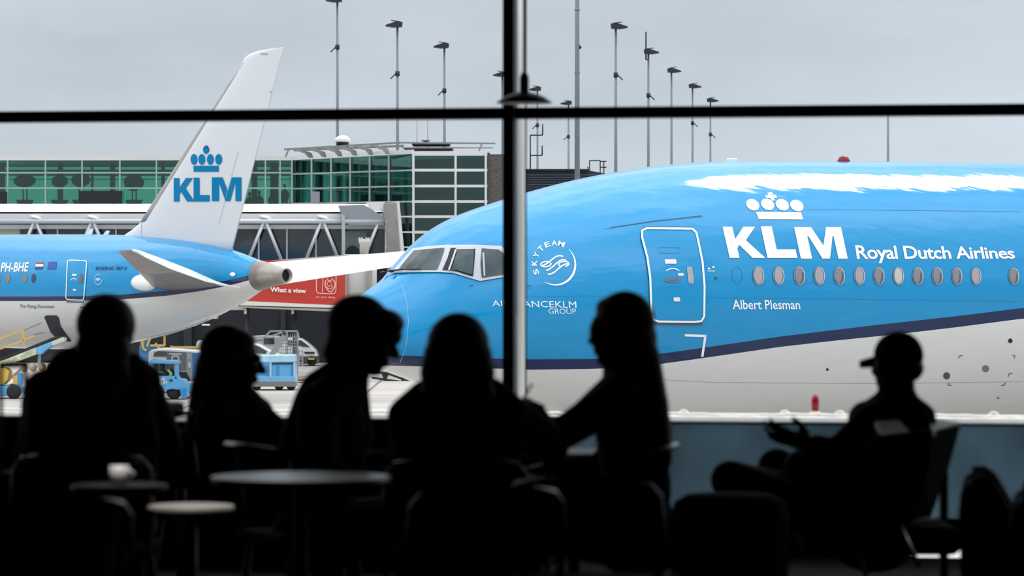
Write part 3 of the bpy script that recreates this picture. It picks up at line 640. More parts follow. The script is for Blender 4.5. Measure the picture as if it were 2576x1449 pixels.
MB().lathe(at(862, 372, 233), [(.42, 0), (.42, .55), (.5, .56)], 20).build('vent_base', darkm, vt); MB().lathe(at(862, 357, 233), [(.55, -.02), (.56, .1), (.45, .3), (.25, .42), (.02, .45)], 24).build('dome_cap', alu_w, vt)
# potted trees behind the left windows
leafm = mat('indoor_foliage', (.006, .02, .014), .9)
def blob(c, r, seed, n=26, jit=.25, m=12):
    random.seed(seed); mb = MB(); rs = []; c = Vector(c)
    for j in range(m + 1):
        t = -PI / 2 + PI * (j + .05) / (m + .1); rs.append([c + Vector((r[0] * math.cos(t) * math.cos(2 * PI * k / n), r[1] * math.cos(t) * math.sin(2 * PI * k / n), r[2] * math.sin(t))) * 1. + Vector((random.uniform(-1, 1) * r[0], 0, random.uniform(-1, 1) * r[2])) * jit * .4 for k in range(n)])
    return mb.loft(rs)
for i, (x, y, rw, rh, lb) in enumerate(((62, 455, 27, 15, 'clipped indoor tree nearest the frame edge behind green terminal glass'), (150, 456, 20, 15, 'small dark indoor tree in front of the paired terminal columns'), (203, 453, 24, 17, 'round dark indoor tree above the left black kiosk block'), (337, 459, 25, 20, 'bushy dark indoor tree just left of the white tail fin'))):
    D_ = DW + 2.2; base = V(at(x, 0, D_).x, D_, zb)
    t = empty('indoor_tree', base, lb, 'tree', 'potted trees behind the terminal glass')
    blob(at(x, y, D_), (rw / 36, .6, rh / 36), i).build('foliage', leafm, t)
    MB().tube([base + V(-.1, 0, .25), at(x - 5, y, D_)], .05, 6).tube([base + V(.15, 0, .25), at(x + 5, y, D_)], .05, 6).build('trunk', leafm, t)
    MB().lathe(base, [(.5, 0), (.62, .25), (.6, .3)], 14).build('planter', darkm, t)
# seated people behind the right windows: dark heads and shoulders
for i, (x, y, lb) in enumerate(((628, 488, 'seated person silhouette at terminal window beside the fin edge'), (652, 484, 'second seated person silhouette inside the terminal, right of the fin'), (686, 482, 'tall seated person silhouette inside the terminal near the wide post'), (716, 468, 'standing person silhouette inside the terminal left of the white post'))):
    D_ = DW + 1.5; c = at(x, y, D_); b = V(c.x, D_, zb)
    mb = MB(); mb.ell(c, (.11, .12, .15)).caps(c - V(0, 0, .1), c - V(0, 0, .35), .07, .1).ell(c - V(0, 0, .65), (.33, .2, .42)).caps(V(c.x - .12, D_, zb + .1), c - V(.1, 0, .8), .1, .16).caps(V(c.x + .12, D_, zb + .1), c - V(-.1, 0, .8), .1, .16)
    tag(mb.build('person', mat('far_clothes', (.01, .012, .014), .9)), lb, 'person', 'people behind the terminal glass')
# ---- ground floor wall below the gallery
DG = 234.
gw = empty('ground_floor_wall', gz(500, DG), 'dark navy ground floor wall behind the parked service vehicles', 'wall')
slab('cladding', rect(-120, 585, 1012, 960), DG, 1, navy_wall, gw)
for x0, x1 in ((462, 482), (706, 718), (842, 850)): slab('pilaster', rect(x0, 780, x1, 960), DG - .5, .4, mat('pilaster_grey', (.02, .023, .03), .6), gw)
for x0, x1 in ((481, 495), (508, 528)): tag(slab('light_strip', rect(x0, 815, x1, 819), DG - 1, .1, mat('lamp_diffuser', (.5, .5, .5), .5, emit=((1, 1, 1), .35))), ('short' if x0 < 490 else 'long') + ' pale strip light on the dark navy ground floor wall', 'light', 'strip lights on the dark wall')
# ---- pedestrian gallery
DB = 206.
ga = empty('gallery_bridge', gz(480, DB), 'white roofed pedestrian gallery with tube truss in front of the terminal', 'bridge')
dk_glass = mat('gallery_glass', (.012, .018, .024), .06, spec=.7, var=.4, scale=.5)
MB().prism([at(-100, 533, DB), at(962, 533, DB), at(930, 513, DB + 3), at(-100, 513, DB + 3)], (0, 0, -.1)).build('roof_slope', roof_w, ga)
slab('fascia', [(-100, 533.5), (962, 533.5), (966, 552), (-100, 552)], DB, .2, alu_w, ga)
slab('roof_body', [(-100, 516), (925, 516), (958, 545), (-100, 545)], DB + 3.2, 3, alu_w, ga)
slab('lower_band', rect(-100, 565, 968, 576), DB + .5, .3, alu_w, ga)
slab('shadow_gap', rect(-100, 551, 968, 566), DB + .6, .2, darkm, ga)
slab('window_band', rect(50, 576, 968, 668), DB + .7, 3, dk_glass, ga)
slab('end_wall_panel', rect(-100, 576, 50, 668), DB + .65, 3, mat('cream_panel', (.42, .4, .3), .7), ga)
slab('floor_beam', rect(-100, 655, 968, 672), DB + .4, 3.5, conc, ga)
MB().tube([at(-100, 557, DB - .3), at(968, 557, DB - .3)], .15, 14).build('truss_tube', mat('truss_white', (.5, .52, .55), .4, metal=.2), ga)
tw = MATS['truss_white']
for i in range(-1, 7):
    xn = 88 + 144.6 * i
    if xn < -40: continue
    for d in (-44, 44):
        if xn + d > 975: continue
        MB().tube([at(xn + (4 if d > 0 else -4), 561, DB - .3), at(xn + d, 660, DB - .3)], .105, 10).build('truss_leg', tw, ga)
    MB().ell(at(xn + 2, 547, DB - .2), (.36, .2, .1), Matrix.Rotation(.25, 3, 'Y')).build('roof_drain', roof_w, ga)
for x in (145, 292, 437, 585, 651, 722, 795): MB().bar(at(x, 577, DB + .5), at(x, 660, DB + .5), .09, .1).build('window_post', alu, ga)
MB().bar(at(864, 540, DB - .5), at(864, 668, DB - .5), .16, .2).build('end_post', alu, ga)
slab('grey_roof_end', [(850, 517), (915, 515), (966, 546), (966, 566), (878, 566), (862, 548)], DB - .4, .5, mat('grey_roof', (.24, .26, .29), .5), ga)
slab('white_end_block', [(918, 508), (965, 508), (966, 552), (950, 540)], DB + .3, 2, alu_w, ga)
slab('door_recess', [(868, 582), (922, 582), (922, 655), (868, 655)], DB + .55, .1, mat('pale_green_wall', (.14, .18, .17), .7), ga)
slab('dark_arch', arc(887, 640, 19, 22, 180, 360, 14), DB + .4, .1, darkm, ga)
tag(slab('support_column', [(964, 512), (997, 509), (1012, 700), (1014, 915), (976, 915), (974, 640)], DB - .6, 1.2, conc, None, .05), 'tapering concrete column at the end of the gallery', 'column')
t = empty('stone_turret', at(915, 655, DB - 3), 'small cream turret with crenellated top in front of the gallery end', 'turret')
MB().lathe(at(916, 655, DB - 3), [(.27, 0), (.26, .95), (.33, 1.05), (.33, 1.25), (.25, 1.26)], 16).build('shaft', mat('cream_stone', (.55, .53, .47), .7), t)
for k in range(6): MB().box(at(916, 655, DB - 3) + V(.28 * math.cos(k * PI / 3), .28 * math.sin(k * PI / 3), 1.3), (.1, .1, .12)).build('merlon', MATS['cream_stone'], t)
MB().tube([at(916, 655, DB - 3), gz(916, DB - 3)], .2, 10).build('post', conc, t)
# ---- slate louvred building on the right
sb_ = empty('louvred_building', gz(1420, 250), 'low dark slate building with horizontal louvres behind the blue nose', 'building')
slab('body', [(1290, 428), (1478, 428), (1540, 440), (1560, 800), (1290, 800)], 250, 14, slate, sb_)
slab('roof_edge', [(1290, 425), (1478, 425), (1480, 429), (1290, 429)], 249.6, 14, mat('slate_dark', (.008, .014, .024), .5), sb_)
for k in range(16): MB().bar(at(1290, 440 + k * 6, 249.8), at(1545, 440 + k * 6, 249.8), .1, .03).build('louvre', mat('louvre_light', (.10, .14, .18), .5), sb_)
rr = empty('roof_railing', at(1505, 437, 248), 'dark access railing frame on the roof of the slate building', 'railing')
for a, b in (((1483, 432), (1483, 404)), ((1483, 404), (1510, 404)), ((1510, 404), (1510, 437)), ((1519, 405), (1519, 437)), ((1510, 406), (1526, 406)), ((1510, 421), (1526, 421)), ((1478, 420), (1483, 434))):
    MB().bar(at(*a, 248), at(*b, 248), .08, .08).build('rail_bar', slate, rr)
# ---- floodlight masts
mast_m = mat('mast_steel', (.16, .19, .22), .5, metal=.4); head_m = mat('floodlight_dark', (.01, .014, .024), .6)
masts = [(849, 250, -10, -1, 'leftmost tall floodlight mast rising behind the terminal roof'), (1000, 0, 53, -1, 'tall floodlight mast second from left above the roof canopy'), (1118, 0, 107, -1, 'floodlight mast above the black roof unit'),
         (1264, 0, 180, -1, 'floodlight mast mostly behind the black window post'), (1352, 0, 217, -1, 'floodlight mast right of the pendant lamp shade'), (1430, 0, 253, -1, 'small distant floodlight mast between lamp and tallest pole'),
         (1549, 0, 57, 1, 'tallest complete floodlight mast right of the window post'), (1631, 0, 122, 1, 'floodlight mast carrying a whip antenna'), (1689, 0, 170, 1, 'floodlight mast just right of the whip antenna mast'),
         (1742, 0, 210, 1, 'second last floodlight mast of the row on the right'), (1787, 0, 246, 1, 'shortest floodlight mast at the right end of the row')]
for x, D_, yt, sg, lb in masts:
    if not D_: D_ = 17.8 * 8600 / (685 - yt)
    b = gz(x, D_); H = at(x, yt, D_).z; k = 8600 / D_
    m_ = empty('floodlight_mast', b, lb, 'lamp post', 'floodlight masts on the apron')
    MB().tube([b, V(b.x, b.y, H - .3)], [.17, .08], 12).build('pole', mast_m, m_)
    h = MB(); h.prism([V(b.x - .32 * sg, b.y - .4, H - .42), V(b.x - .36 * sg, b.y - .4, H - .1), V(b.x - .05 * sg, b.y - .4, H), V(b.x + .8 * sg, b.y - .4, H - .28), V(b.x + .86 * sg, b.y - .4, H - .36), V(b.x + .3 * sg, b.y - .4, H - .46)], (0, .8, 0)); h.build('lamp_head', head_m, m_)
    MB().bar(V(b.x, b.y, H - .02), V(b.x + .45 * sg, b.y, H + .05), .1, .06).build('lamp_bracket', head_m, m_)
    MB().lathe(V(b.x, b.y, H - 3.9), [(.16, 0), (.16, .35)], 8).build('collar', head_m, m_)
    MB().bar(V(b.x, b.y, H - 3.6), V(b.x + .5 * sg, b.y, H - 4.1), .08, .08).build('step_arm', head_m, m_)
b = gz(1452, 190); m_ = empty('flood_mast', b, 'nearest pole, running out of the top of the window', 'lamp post', 'floodlight masts on the apron')
MB().tube([b, V(b.x, b.y, b.z + 31)], [.19, .09], 12).build('pole', mast_m, m_)
for z in (2.3, 7.5, 11., 14.5): MB().lathe(V(b.x, b.y, EYE + z), [(.12, 0), (.17, .08), (.12, .16)], 10).build('collar', mast_m, m_)
MB().tube([at(1452, 108, 190), at(1458, 118, 190), at(1461, 122, 190)], .08, 6).build('camera_arm', head_m, m_)
MB().box(V(b.x, b.y, b.z + 31), (2.2, .5, .3)).build('lamp_head', head_m, m_)
w_ = gz(1625, 262); tag(MB().tube([at(1625, 150, 262), at(1625, 80, 262)], .06, 6).bar(at(1625, 150, 262), at(1631, 150, 262), .1).build('whip_antenna', head_m), 'thin whip antenna beside a floodlight mast head', 'antenna')
b = gz(2234, 380); tag(MB().tube([b, at(2234, 283, 380)], [.24, .12], 10).build('light_pole', mast_m), 'single bare pole standing beyond the blue fuselage roof', 'pole')
ra = empty('roof_antenna', at(1336, 425, 252), 'spindly branching aerial on the slate building roof', 'antenna')
for a, b in (((1334, 425), (1334, 340)), ((1334, 340), (1365, 340)), ((1365, 340), (1365, 312)), ((1334, 391), (1364, 391)), ((1364, 391), (1364, 366))):
    MB().tube([at(*a, 252), at(*b, 252)], .05, 6).build('aerial_rod', head_m, ra)
for x, yt, lb in ((1049, 303, 'hair thin lightning rod above the black roof unit'), (1076, 303, 'second hair thin rod right beside the mushroom vent')):
    tag(MB().tube([at(x, 384, 226), at(x, yt, 226)], .02, 5).build('lightning_rod', mast_m), lb, 'rod')
# ---- jet bridge with the red advert
DJ = 200.
jb = empty('jet_bridge', gz(760, DJ), 'white passenger jet bridge with a red advertising panel', 'jet bridge')
jw = mat('bridge_panel', (.52, .51, .48), .5, var=.05, scale=.5)
slab('body', [(612, 660), (885, 640), (885, 782), (606, 766)], DJ + .3, 3, jw, jb)
bn = slab('advert_panel', [(600, 655), (868, 655), (868, 768), (600, 760)], DJ + .05, .2, mat('advert_red', (.50, .035, .02), .5, var=.06, scale=1), jb)
FJ = Flat(at(760, 720, DJ), (0, -1, 0))
pink = mat('advert_pink', (.9, .42, .38), .5)
FJ.mark('advert_lettering', [text('What a view', (680, 722), (771, 726), (770, 738), (680, 734), .035)], mat('advert_white', (.9, .75, .72), .5), bn, .06)
FJ.mark('small_advert_lettering', [text('do your thing', (795, 744), (843, 745), (843, 752), (795, 751), .01)], pink, bn, .06)
FJ.mark('advert_logo', [stroke(rquad([(796, 690), (846, 690), (845, 739), (796, 738)], .2), 2.4, True), stroke([(813, 700), (811, 738)], 2), stroke(bez([(820, 705), (815, 715), (820, 728), (830, 734)]), 3), stroke(bez([(838, 704), (848, 712), (842, 728), (832, 735)]), 3), stroke(arc(829, 714, 6, 6, 0, 330, 12), 2), stroke([(822, 700), (826, 706), (832, 706), (838, 700)], 2), stroke(bez([(822, 722), (828, 728), (834, 728), (838, 720)]), 2)], pink, bn, .06)
slab('lower_frame', [(610, 757), (868, 769), (890, 771), (892, 776), (603, 768)], DJ - .1, .4, mat('frame_cream', (.7, .68, .62), .5), jb)
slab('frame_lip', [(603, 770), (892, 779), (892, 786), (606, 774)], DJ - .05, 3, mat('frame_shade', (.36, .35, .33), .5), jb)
for x in (614, 733, 838): slab('under_bracket', rect(x, 778, x + 6, 790), DJ + .2, .3, jw, jb)
MB().lathe(V(at(905, 700, DJ + 1).x, DJ + 1, zy(786, DJ)), [(1.0, 0), (1.0, 3.3), (.9, 3.4)], 28).build('rotunda', jw, jb)
slab('rotunda_post', rect(929, 640, 936, 786), DJ - .3, .4, mat('post_grey', (.3, .3, .28), .6), jb)
MB().tube([gz(905, DJ + 1), V(at(905, 0, DJ + 1).x, DJ + 1, zy(786, DJ))], .35, 16).build('support_leg', mat('dark_steel', (.03, .03, .035), .6), jb)
for x in (622, 742): MB().tube([gz(x, DJ + 1.5), V(at(x, 0, DJ + 1.5).x, DJ + 1.5, zy(775, DJ))], .14, 10).build('drive_leg', MATS['dark_steel'], jb)
for x0, y0, x1, y1 in ((570, 771, 618, 780), (530, 795, 545, 802)): slab('walkway_grating', rect(x0, y0, x1, y1), DJ + 1, 1.2, jw, jb)
# ---- ground vehicles
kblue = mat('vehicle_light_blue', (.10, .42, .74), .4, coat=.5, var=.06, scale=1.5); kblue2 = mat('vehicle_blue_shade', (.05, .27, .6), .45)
vwhite = mat('vehicle_white', (.75, .75, .76), .35, coat=.5); vdark = mat('vehicle_dark', (.012, .014, .018), .5); vgrey = mat('vehicle_grey', (.13, .15, .17), .5)
yel = mat('safety_yellow', (.65, .42, .08), .5); hivis = mat('hi_vis', (.55, .75, .12), .6); vglass = mat('vehicle_glass', (.02, .04, .045), .1, spec=.8)
def wheel(px, D, r, parent, w=.28, name='wheel'):
    c = gz(px, D, APRON + r); return MB().lathe(c, [(r * .35, 0), (r * .9, 0), (r, .05), (r, w - .05), (r * .9, w), (r * .35, w)], 22, (0, 1, 0)).build(name, tyre, parent)
DT = 166.5
tg = empty('baggage_tractor', gz(425, DT), 'light blue open cab baggage tractor with white crown lettering on its side', 'vehicle')
slab('chassis', [(372, 946), (445, 946), (447, 953), (462, 955), (470, 965), (472, 1000), (462, 1000), (452, 981), (430, 979), (412, 984), (388, 985), (372, 990)], DT, 1.5, kblue, tg, .04)
slab('roof', [(378, 905), (446, 909), (449, 916), (376, 914)], DT - .1, 1.7, kblue, tg, .03)
slab('rear_pillar', [(438, 914), (449, 914), (450, 953), (440, 953)], DT, .14, kblue, tg, .01); slab('rear_pillar', [(438, 914), (447, 914), (448, 953), (440, 953)], DT + 1.4, .12, kblue, tg, .01)
slab('front_pillar', [(376, 912), (383, 912), (384, 950), (376, 950)], DT, .14, kblue, tg, .01)
slab('cab_back_panel', rect(384, 914, 440, 948), DT + 1.3, .06, vglass, tg)
slab('side_panel', [(452, 978), (470, 976), (470, 1000), (456, 1001)], DT - .08, .1, kblue2, tg)
FT = Flat(at(420, 960, DT), (0, -1, 0))
FT.mark('side_lettering', [text('KLM', (397, 959), (420, 959), (420, 967), (397, 967), .05), [(402, 955), (415, 955), (415, 957), (402, 957)]] + [arc(x, 952.5, 1.6, 2, 0, 320, 8) for x in (403, 407, 410.5, 414)], white_mark, tg, .03)
FT.mark('fuel_cap', [arc(430, 957, 5, 3, 0, 340, 12)], dark_mark, tg, .03)
wheel(393, DT - .05, .36, tg); wheel(437, DT + .1, .36, tg); wheel(393, DT + 1.2, .36, tg); wheel(437, DT + 1.2, .36, tg)
slab('seat', [(392, 938), (412, 938), (412, 950), (392, 950)], DT + .5, .6, vdark, tg)
dr = MB(); c = at(405, 922, DT + .8); dr.ell(c, (.1, .11, .13)).caps(c - V(0, 0, .1), c - V(0, 0, .2), .06, .08).ell(c - V(0, 0, .42), (.2, .15, .26)).caps(c - V(-.1, 0, .3), c + V(.38, -.1, -.48), .07, .05).caps(c + V(.38, -.1, -.48), c + V(.5, -.2, -.28), .05, .04).caps(c - V(0, 0, .6), c + V(.35, 0, -.62), .1, .08).caps(c + V(.35, 0, -.62), c + V(.42, 0, -.95), .08, .05)
pd = empty('person', c - V(0, 0, .62), 'driver in yellow hi-vis jacket sitting in the blue baggage tractor', 'person')
dr.build('body', mat('driver_dark', (.05, .06, .05), .8), pd)
MB().ell(c - V(0, 0, .42), (.22, .17, .24)).build('vest', mat('vest_green', (.2, .28, .14), .8), pd); MB().caps(at(424, 932, DT + .6), at(431, 941, DT + .55), .07, .06).caps(at(431, 941, DT + .55), at(426, 947, DT + .5), .06, .05).build('sleeve', hivis, pd)
# red chock and cart behind the tractor
tag(slab('wheel_chock', [(468, 985), (480, 990), (479, 1001), (467, 1001)], DT + 1.7, .5, mat('chock_red', (.35, .02, .02), .5), None, .02), 'red block lying right behind the light blue tractor', 'chock')
DV = 176.
vn = empty('wrapped_van', gz(440, DV), 'white van with grey and blue side graphics behind the baggage tractor', 'van')
slab('body', [(373, 889), (378, 882), (392, 878), (425, 877), (520, 884), (560, 885), (560, 978), (374, 978)], DV, 2, vwhite, vn, .06)
slab('rear_window', [(386, 895), (389, 886), (400, 883), (419, 884), (419, 897), (386, 897)], DV - .06, .08, vglass, vn)
gp = slab('grey_graphic', [(419, 884), (468, 886), (468, 932), (447, 935), (447, 962), (419, 962)], DV - .05, .07, vgrey, vn)
slab('dark_skirt', [(447, 936), (468, 936), (482, 962), (447, 962)], DV - .05, .07, vdark, vn)
slab('pale_stripe', [(469, 886), (484, 886), (484, 962), (468, 934)], DV - .06, .08, mat('stripe_pale', (.28, .31, .34), .5), vn)
slab('blue_graphic', rect(485, 888, 560, 962), DV - .05, .07, mat('graphic_blue', (.035, .15, .42), .5, var=.15, scale=1.2), vn)
FV = Flat(at(450, 920, DV - .07), (0, -1, 0)); pl = mat('graphic_white', (.5, .58, .6), .5)
FV.mark('graphic_lettering', [stroke([(425, 890), (457, 891)], 4), stroke(rquad([(433, 896), (449, 896), (449, 907), (433, 907)], .3), 4, True)], pl, gp, .02)
FV.mark('stripe_lettering', [text('SPOT', (472, 890), (482, 890), (482, 902), (472, 902), .03), arc(477, 918, 4, 8, 0, 330, 12)], pl, gp, .03)
for x in (395, 535): wheel(x, DV - .05, .35, vn); wheel(x, DV + 1.7, .35, vn)
DK = 170.
ct = empty('baggage_cart', gz(495, DK), 'flat light blue baggage trailer between tractor and seated woman', 'trailer')
slab('deck', rect(466, 962, 560, 968), DK, 1.5, mat('deck_pale', (.5, .5, .46), .6), ct); slab('skirt', rect(476, 968, 560, 986), DK - .05, 1.5, kblue, ct, .02); slab('hitch', [(464, 968), (477, 968), (477, 975), (466, 973)], DK + .4, .3, vgrey, ct)
for x in (490, 545): wheel(x, DK + .1, .26, ct); wheel(x, DK + 1.1, .26, ct)
DU = 179.5
bc = empty('equipment_trailer', gz(700, DU), 'light blue box trailer with grey base on the apron, right of the seated woman', 'trailer')
slab('lid', [(635, 894), (741, 893), (742, 911), (632, 913)], DU - .08, 1.9, mat('lid_pale', (.38, .66, .8), .4, coat=.4, var=.15, scale=2), bc, .05)
slab('body', rect(632, 912, 742, 948), DU, 1.8, kblue, bc); slab('lower_body', [(630, 947), (743, 947), (743, 961), (630, 961)], DU - .06, 1.9, mat('body_mid', (.2, .47, .72), .4), bc, .02)
slab('base_rail', rect(630, 961, 744, 973), DU - .1, 1.95, mat('base_grey', (.22, .21, .2), .6), bc)
slab('slot', rect(684, 913, 740, 917), DU - .05, .1, dark_mark, bc)
for x0, x1 in ((678, 683), (738, 742)): slab('post', rect(x0, 911, x1, 949), DU - .1, .1, mat('post_pale', (.4, .6, .72), .5), bc)
for x0, x1 in ((668, 676), (695, 702), (732, 738)): slab('recess', rect(x0, 920, x1, 944), DU - .03, .05, kblue2, bc)
for x in (645, 702, 732): wheel(x, DU + .1, .25, bc); wheel(x, DU + 1.4, .25, bc)
DF = 226.
wv = empty('white_van', gz(750, DF), 'white van facing right with yellow number plate by the dark wall', 'van')
slab('body', [(690, 852), (735, 850), (757, 852), (772, 862), (786, 874), (794, 882), (799, 895), (799, 912), (690, 914)], DF, 2., vwhite, wv, .08)
slab('windscreen', [(752, 855), (759, 857), (780, 873), (762, 872), (750, 868)], DF - .06, .1, vglass, wv)
slab('side_window', [(722, 856), (748, 855), (750, 869), (724, 869)], DF - .06, .1, vglass, wv)
slab('grille', [(764, 885), (792, 885), (790, 890), (768, 890)], DF - .07, .1, vdark, wv); slab('bumper', [(742, 897), (800, 896), (798, 915), (744, 916)], DF - .1, 2.2, mat('bumper_grey', (.05, .055, .06), .6), wv, .03)
slab('number_plate', rect(775, 900, 791, 905), DF - .16, .05, mat('plate_yellow', (.55, .38, .05), .5), wv)
for x in (708, 784): wheel(x, DF - .1, .34, wv); wheel(x, DF + 1.7, .34, wv)
DS = 195.
ca = empty('parked_car', gz(675, DS), 'white parked car with sloping windscreen behind the blue trailer', 'car')
slab('body', [(620, 870), (640, 864), (652, 867), (690, 888), (716, 896), (720, 950), (620, 950)], DS, 1.8, vwhite, ca, .06)
slab('side_window', [(640, 869), (650, 871), (672, 884), (668, 890), (642, 888)], DS - .05, .08, vglass, ca); wheel(640, DS - .02, .33, ca); wheel(705, DS - .02, .33, ca); wheel(640, DS + 1.5, .33, ca); wheel(705, DS + 1.5, .33, ca)
wt = empty('service_truck', gz(650, 212), 'white service truck with faint red lettering behind the parked car', 'truck')
slab('body', [(632, 846), (664, 844), (664, 940), (628, 940)], 212, 2, vwhite, wt, .04); slab('cab_window', rect(664, 851, 690, 866), 211.9, .1, vglass, wt); slab('cab', [(664, 845), (700, 846), (704, 870), (704, 940), (664, 940)], 212.1, 2, vwhite, wt, .04)
Flat(at(650, 856, 211.95), (0, -1, 0)).mark('side_lettering', [stroke(bez([(640, 856), (646, 861), (652, 852), (660, 857)]), 2)], mat('faded_red', (.35, .1, .12), .6), wt, .04)
for x in (640, 695): wheel(x, 212, .4, wt); wheel(x, 213.6, .4, wt)
# boarding step cage
DL = 192.
sg_ = mat('galvanised_steel', (.30, .30, .31), .5, metal=.4)
st_ = empty('access_stairs', gz(715, DL), 'grey mesh access stairs standing in front of the white van', 'stairs')
def bars(name, segs, D, th, parent, m=sg_, dd=0.):
    for a, b in segs: MB().bar(at(*a, D + dd), at(*b, D + dd), th, th).build(name, m, parent)
for dd in (0, 1.2):
    bars('handrail', [((666, 848), (680, 833)), ((680, 833), (748, 833)), ((748, 833), (752, 850)), ((684, 845), (716, 834))], DL, .1, st_, dd=dd)
    bars('frame_post', [((748, 833), (748, 955)), ((722, 833), (722, 955)), ((700, 850), (678, 955))], DL, .09, st_, dd=dd)
for k in range(7): bars('mesh_bar', [((712 + k * 6, 840), (712 + k * 6, 896))], DL - .05, .04, st_)
for k in range(7): bars('mesh_bar', [((706, 848 + k * 8), (752, 848 + k * 8))], DL - .05, .04, st_)
bars('stringer', [((676, 905), (716, 845))], DL, .3, st_)
bars('ladder_rail', [((752, 880), (752, 922)), ((761, 880), (761, 922))], DL - .1, .07, st_); bars('rung', [((752, 885 + k * 9), (761, 885 + k * 9)) for k in range(4)], DL - .1, .05, st_)
MB().box(gz(732, DL - .3) + V(0, .6, .15), (2.2, 1.4, .12)).build('base', mat('base_red', (.25, .06, .05), .6), st_)
# dolly under the nose
dl_ = empty('tow_dolly', gz(985, 150), 'low dark tow bar dolly parked under the blue nose', 'dolly')
DD = 195.
for a, b in (((930, 936), (972, 938)), ((972, 938), (1035, 962)), ((935, 950), (1035, 964)), ((940, 962), (1035, 965))): MB().bar(at(*a, DD), at(*b, DD), .12, .12).build('frame_bar', vdark, dl_)
for x, y in ((968, 945), (1012, 945)): MB().prism(P3([(x - 9, y - 8), (x + 10, y - 8), (x + 3, y + 14), (x - 2, y + 14)], DD), (0, .8, 0)).build('wheel_block', vdark, dl_)
dl_.location = gz(985, DD); 
for ch in [o for o in bpy.data.objects if o.parent == dl_]: ch.matrix_parent_inverse = wmat(dl_).inverted()
# lorry with yellow frame, flatbed
lo = empty('high_loader', gz(385, 205), 'blue high loader truck with yellow guard frame behind the van', 'truck')
slab('cab', [(352, 848), (366, 846), (366, 880), (352, 880)], 205, 2, mat('cab_teal', (.10, .22, .25), .5), lo); slab('body', [(350, 872), (392, 868), (400, 880), (400, 945), (350, 945)], 204.8, 2.2, mat('loader_blue', (.06, .22, .45), .5, var=.3, scale=2), lo)
bars('guard_frame', [((370, 871), (381, 843)), ((381, 843), (414, 843)), ((414, 843), (414, 870)), ((358, 858), (360, 876)), ((360, 876), (368, 882)), ((391, 863), (402, 878)), ((378, 869), (414, 869))], 204.6, .12, lo, yel)
for x in (362, 390): wheel(x, 204.7, .45, lo); wheel(x, 206.4, .45, lo)
fb_ = empty('belt_conveyor_deck', gz(470, 208), 'pale flatbed with yellow rail behind the wrapped van', 'trailer')
slab('deck', [(400, 876), (520, 876), (520, 884), (400, 884)], 208, 2, mat('deck_tan', (.5, .42, .33), .6, var=.2, scale=2), fb_); bars('side_rail', [((428, 871), (440, 873)), ((440, 873), (520, 873))], 207.9, .1, fb_, yel); bars('leg', [((410, 880), (410, 960)), ((510, 880), (510, 960))], 208.2, .15, fb_, vgrey)
for x in (420, 500): wheel(x, 208.2, .4, fb_)
wb = empty('control_cabin', gz(505, 206), 'small white cabin with two dark marks on top of the flatbed', 'cabin')
slab('shell', [(494, 863), (498, 857), (520, 857), (522, 875), (493, 875)], 208.3, 1.2, vwhite, wb, .03); slab('window', rect(499, 864, 516, 871), 208.2, .1, mat('cabin_win', (.5, .42, .46), .4), wb); slab('base', rect(495, 873, 520, 876), 208.4, .8, vgrey, wb)
tag(slab('signal_box', rect(412, 831, 422, 843), 204, .5, mat('box_tan', (.42, .4, .24), .6), lo), None)
# belt loader at the cargo door
DL2 = 167.5
be = empty('belt_loader', gz(30, DL2), 'blue and yellow belt loader raised to the open cargo door of the far airliner', 'belt loader')
mot = mat('stained_boom', (.50, .52, .36), .7, var=.5, scale=3.5)
slab('boom', [(-60, 930), (-60, 944), (20, 918), (92, 891), (90, 874), (20, 902)], DL2, .9, mot, be, .02)
slab('boom_middle', [(88, 876), (128, 860), (133, 869), (110, 884), (104, 891), (94, 892)], DL2 - .02, .95, kblue, be, .02)
slab('boom_head', [(128, 860), (158, 848), (163, 852), (162, 859), (132, 870)], DL2 - .01, .9, mat('head_cream', (.6, .58, .52), .6), be, .02)
slab('belt', [(-60, 922), (0, 902), (135, 848), (163, 845), (160, 848), (132, 857), (0, 908), (-60, 930)], DL2 + .05, .8, vdark, be)
bars('handrail', [((-40, 868), (58, 829)), ((-40, 893), (87, 845)), ((58, 829), (61, 868))], DL2 + .2, .08, be, yel)
bars('lift_strut', [((30, 950), (60, 922)), ((100, 885), (98, 925))], DL2 + .3, .14, be, sg_)
slab('engine_cover', [(-30, 925), (14, 925), (23, 935), (20, 955), (8, 968), (-30, 968)], DL2 - .1, 1.2, yel, be, .05); slab('chassis', [(-60, 970), (20, 970), (52, 975), (52, 990), (20, 996), (-60, 998)], DL2 - .05, 1.6, kblue, be, .03)
slab('cab_post', [(44, 940), (53, 937), (58, 945), (52, 985), (45, 985)], DL2 - .1, .3, kblue2, be); slab('yellow_panel', rect(33, 945, 44, 968), DL2 - .1, .4, yel, be)
wheel(34, DL2 - .3, .36, be); wheel(-50, DL2 - .3, .36, be); wheel(34, DL2 + 1.3, .36, be)
bw = empty('luggage_wagon', gz(95, 172), 'pale luggage wagon with tan bags beside the belt loader', 'wagon')
slab('tub', [(50, 937), (135, 937), (135, 975), (60, 975)], 172, 1.6, mat('tub_pink_white', (.62, .54, .5), .6), bw, .03); wheel(70, 172.1, .3, bw); wheel(120, 172.1, .3, bw)
for i, (x, y, c_, lb) in enumerate(((60, 925, (.42, .3, .2), 'tan bag at the loader end of the luggage wagon'), (83, 924, (.5, .34, .26), 'pinkish bag in the middle of the luggage wagon'), (106, 924, (.5, .4, .16), 'mustard bag on the luggage wagon by the dark head'), (129, 925, (.33, .25, .12), 'brown bag at the far end of the luggage wagon'))):
    tag(MB().ell(at(x, y, 172.6), (.2, .28, .22)).build('travel_bag', mat('bag_%d' % i, c_, .7), None), lb, 'bag', 'bags on the luggage wagon')
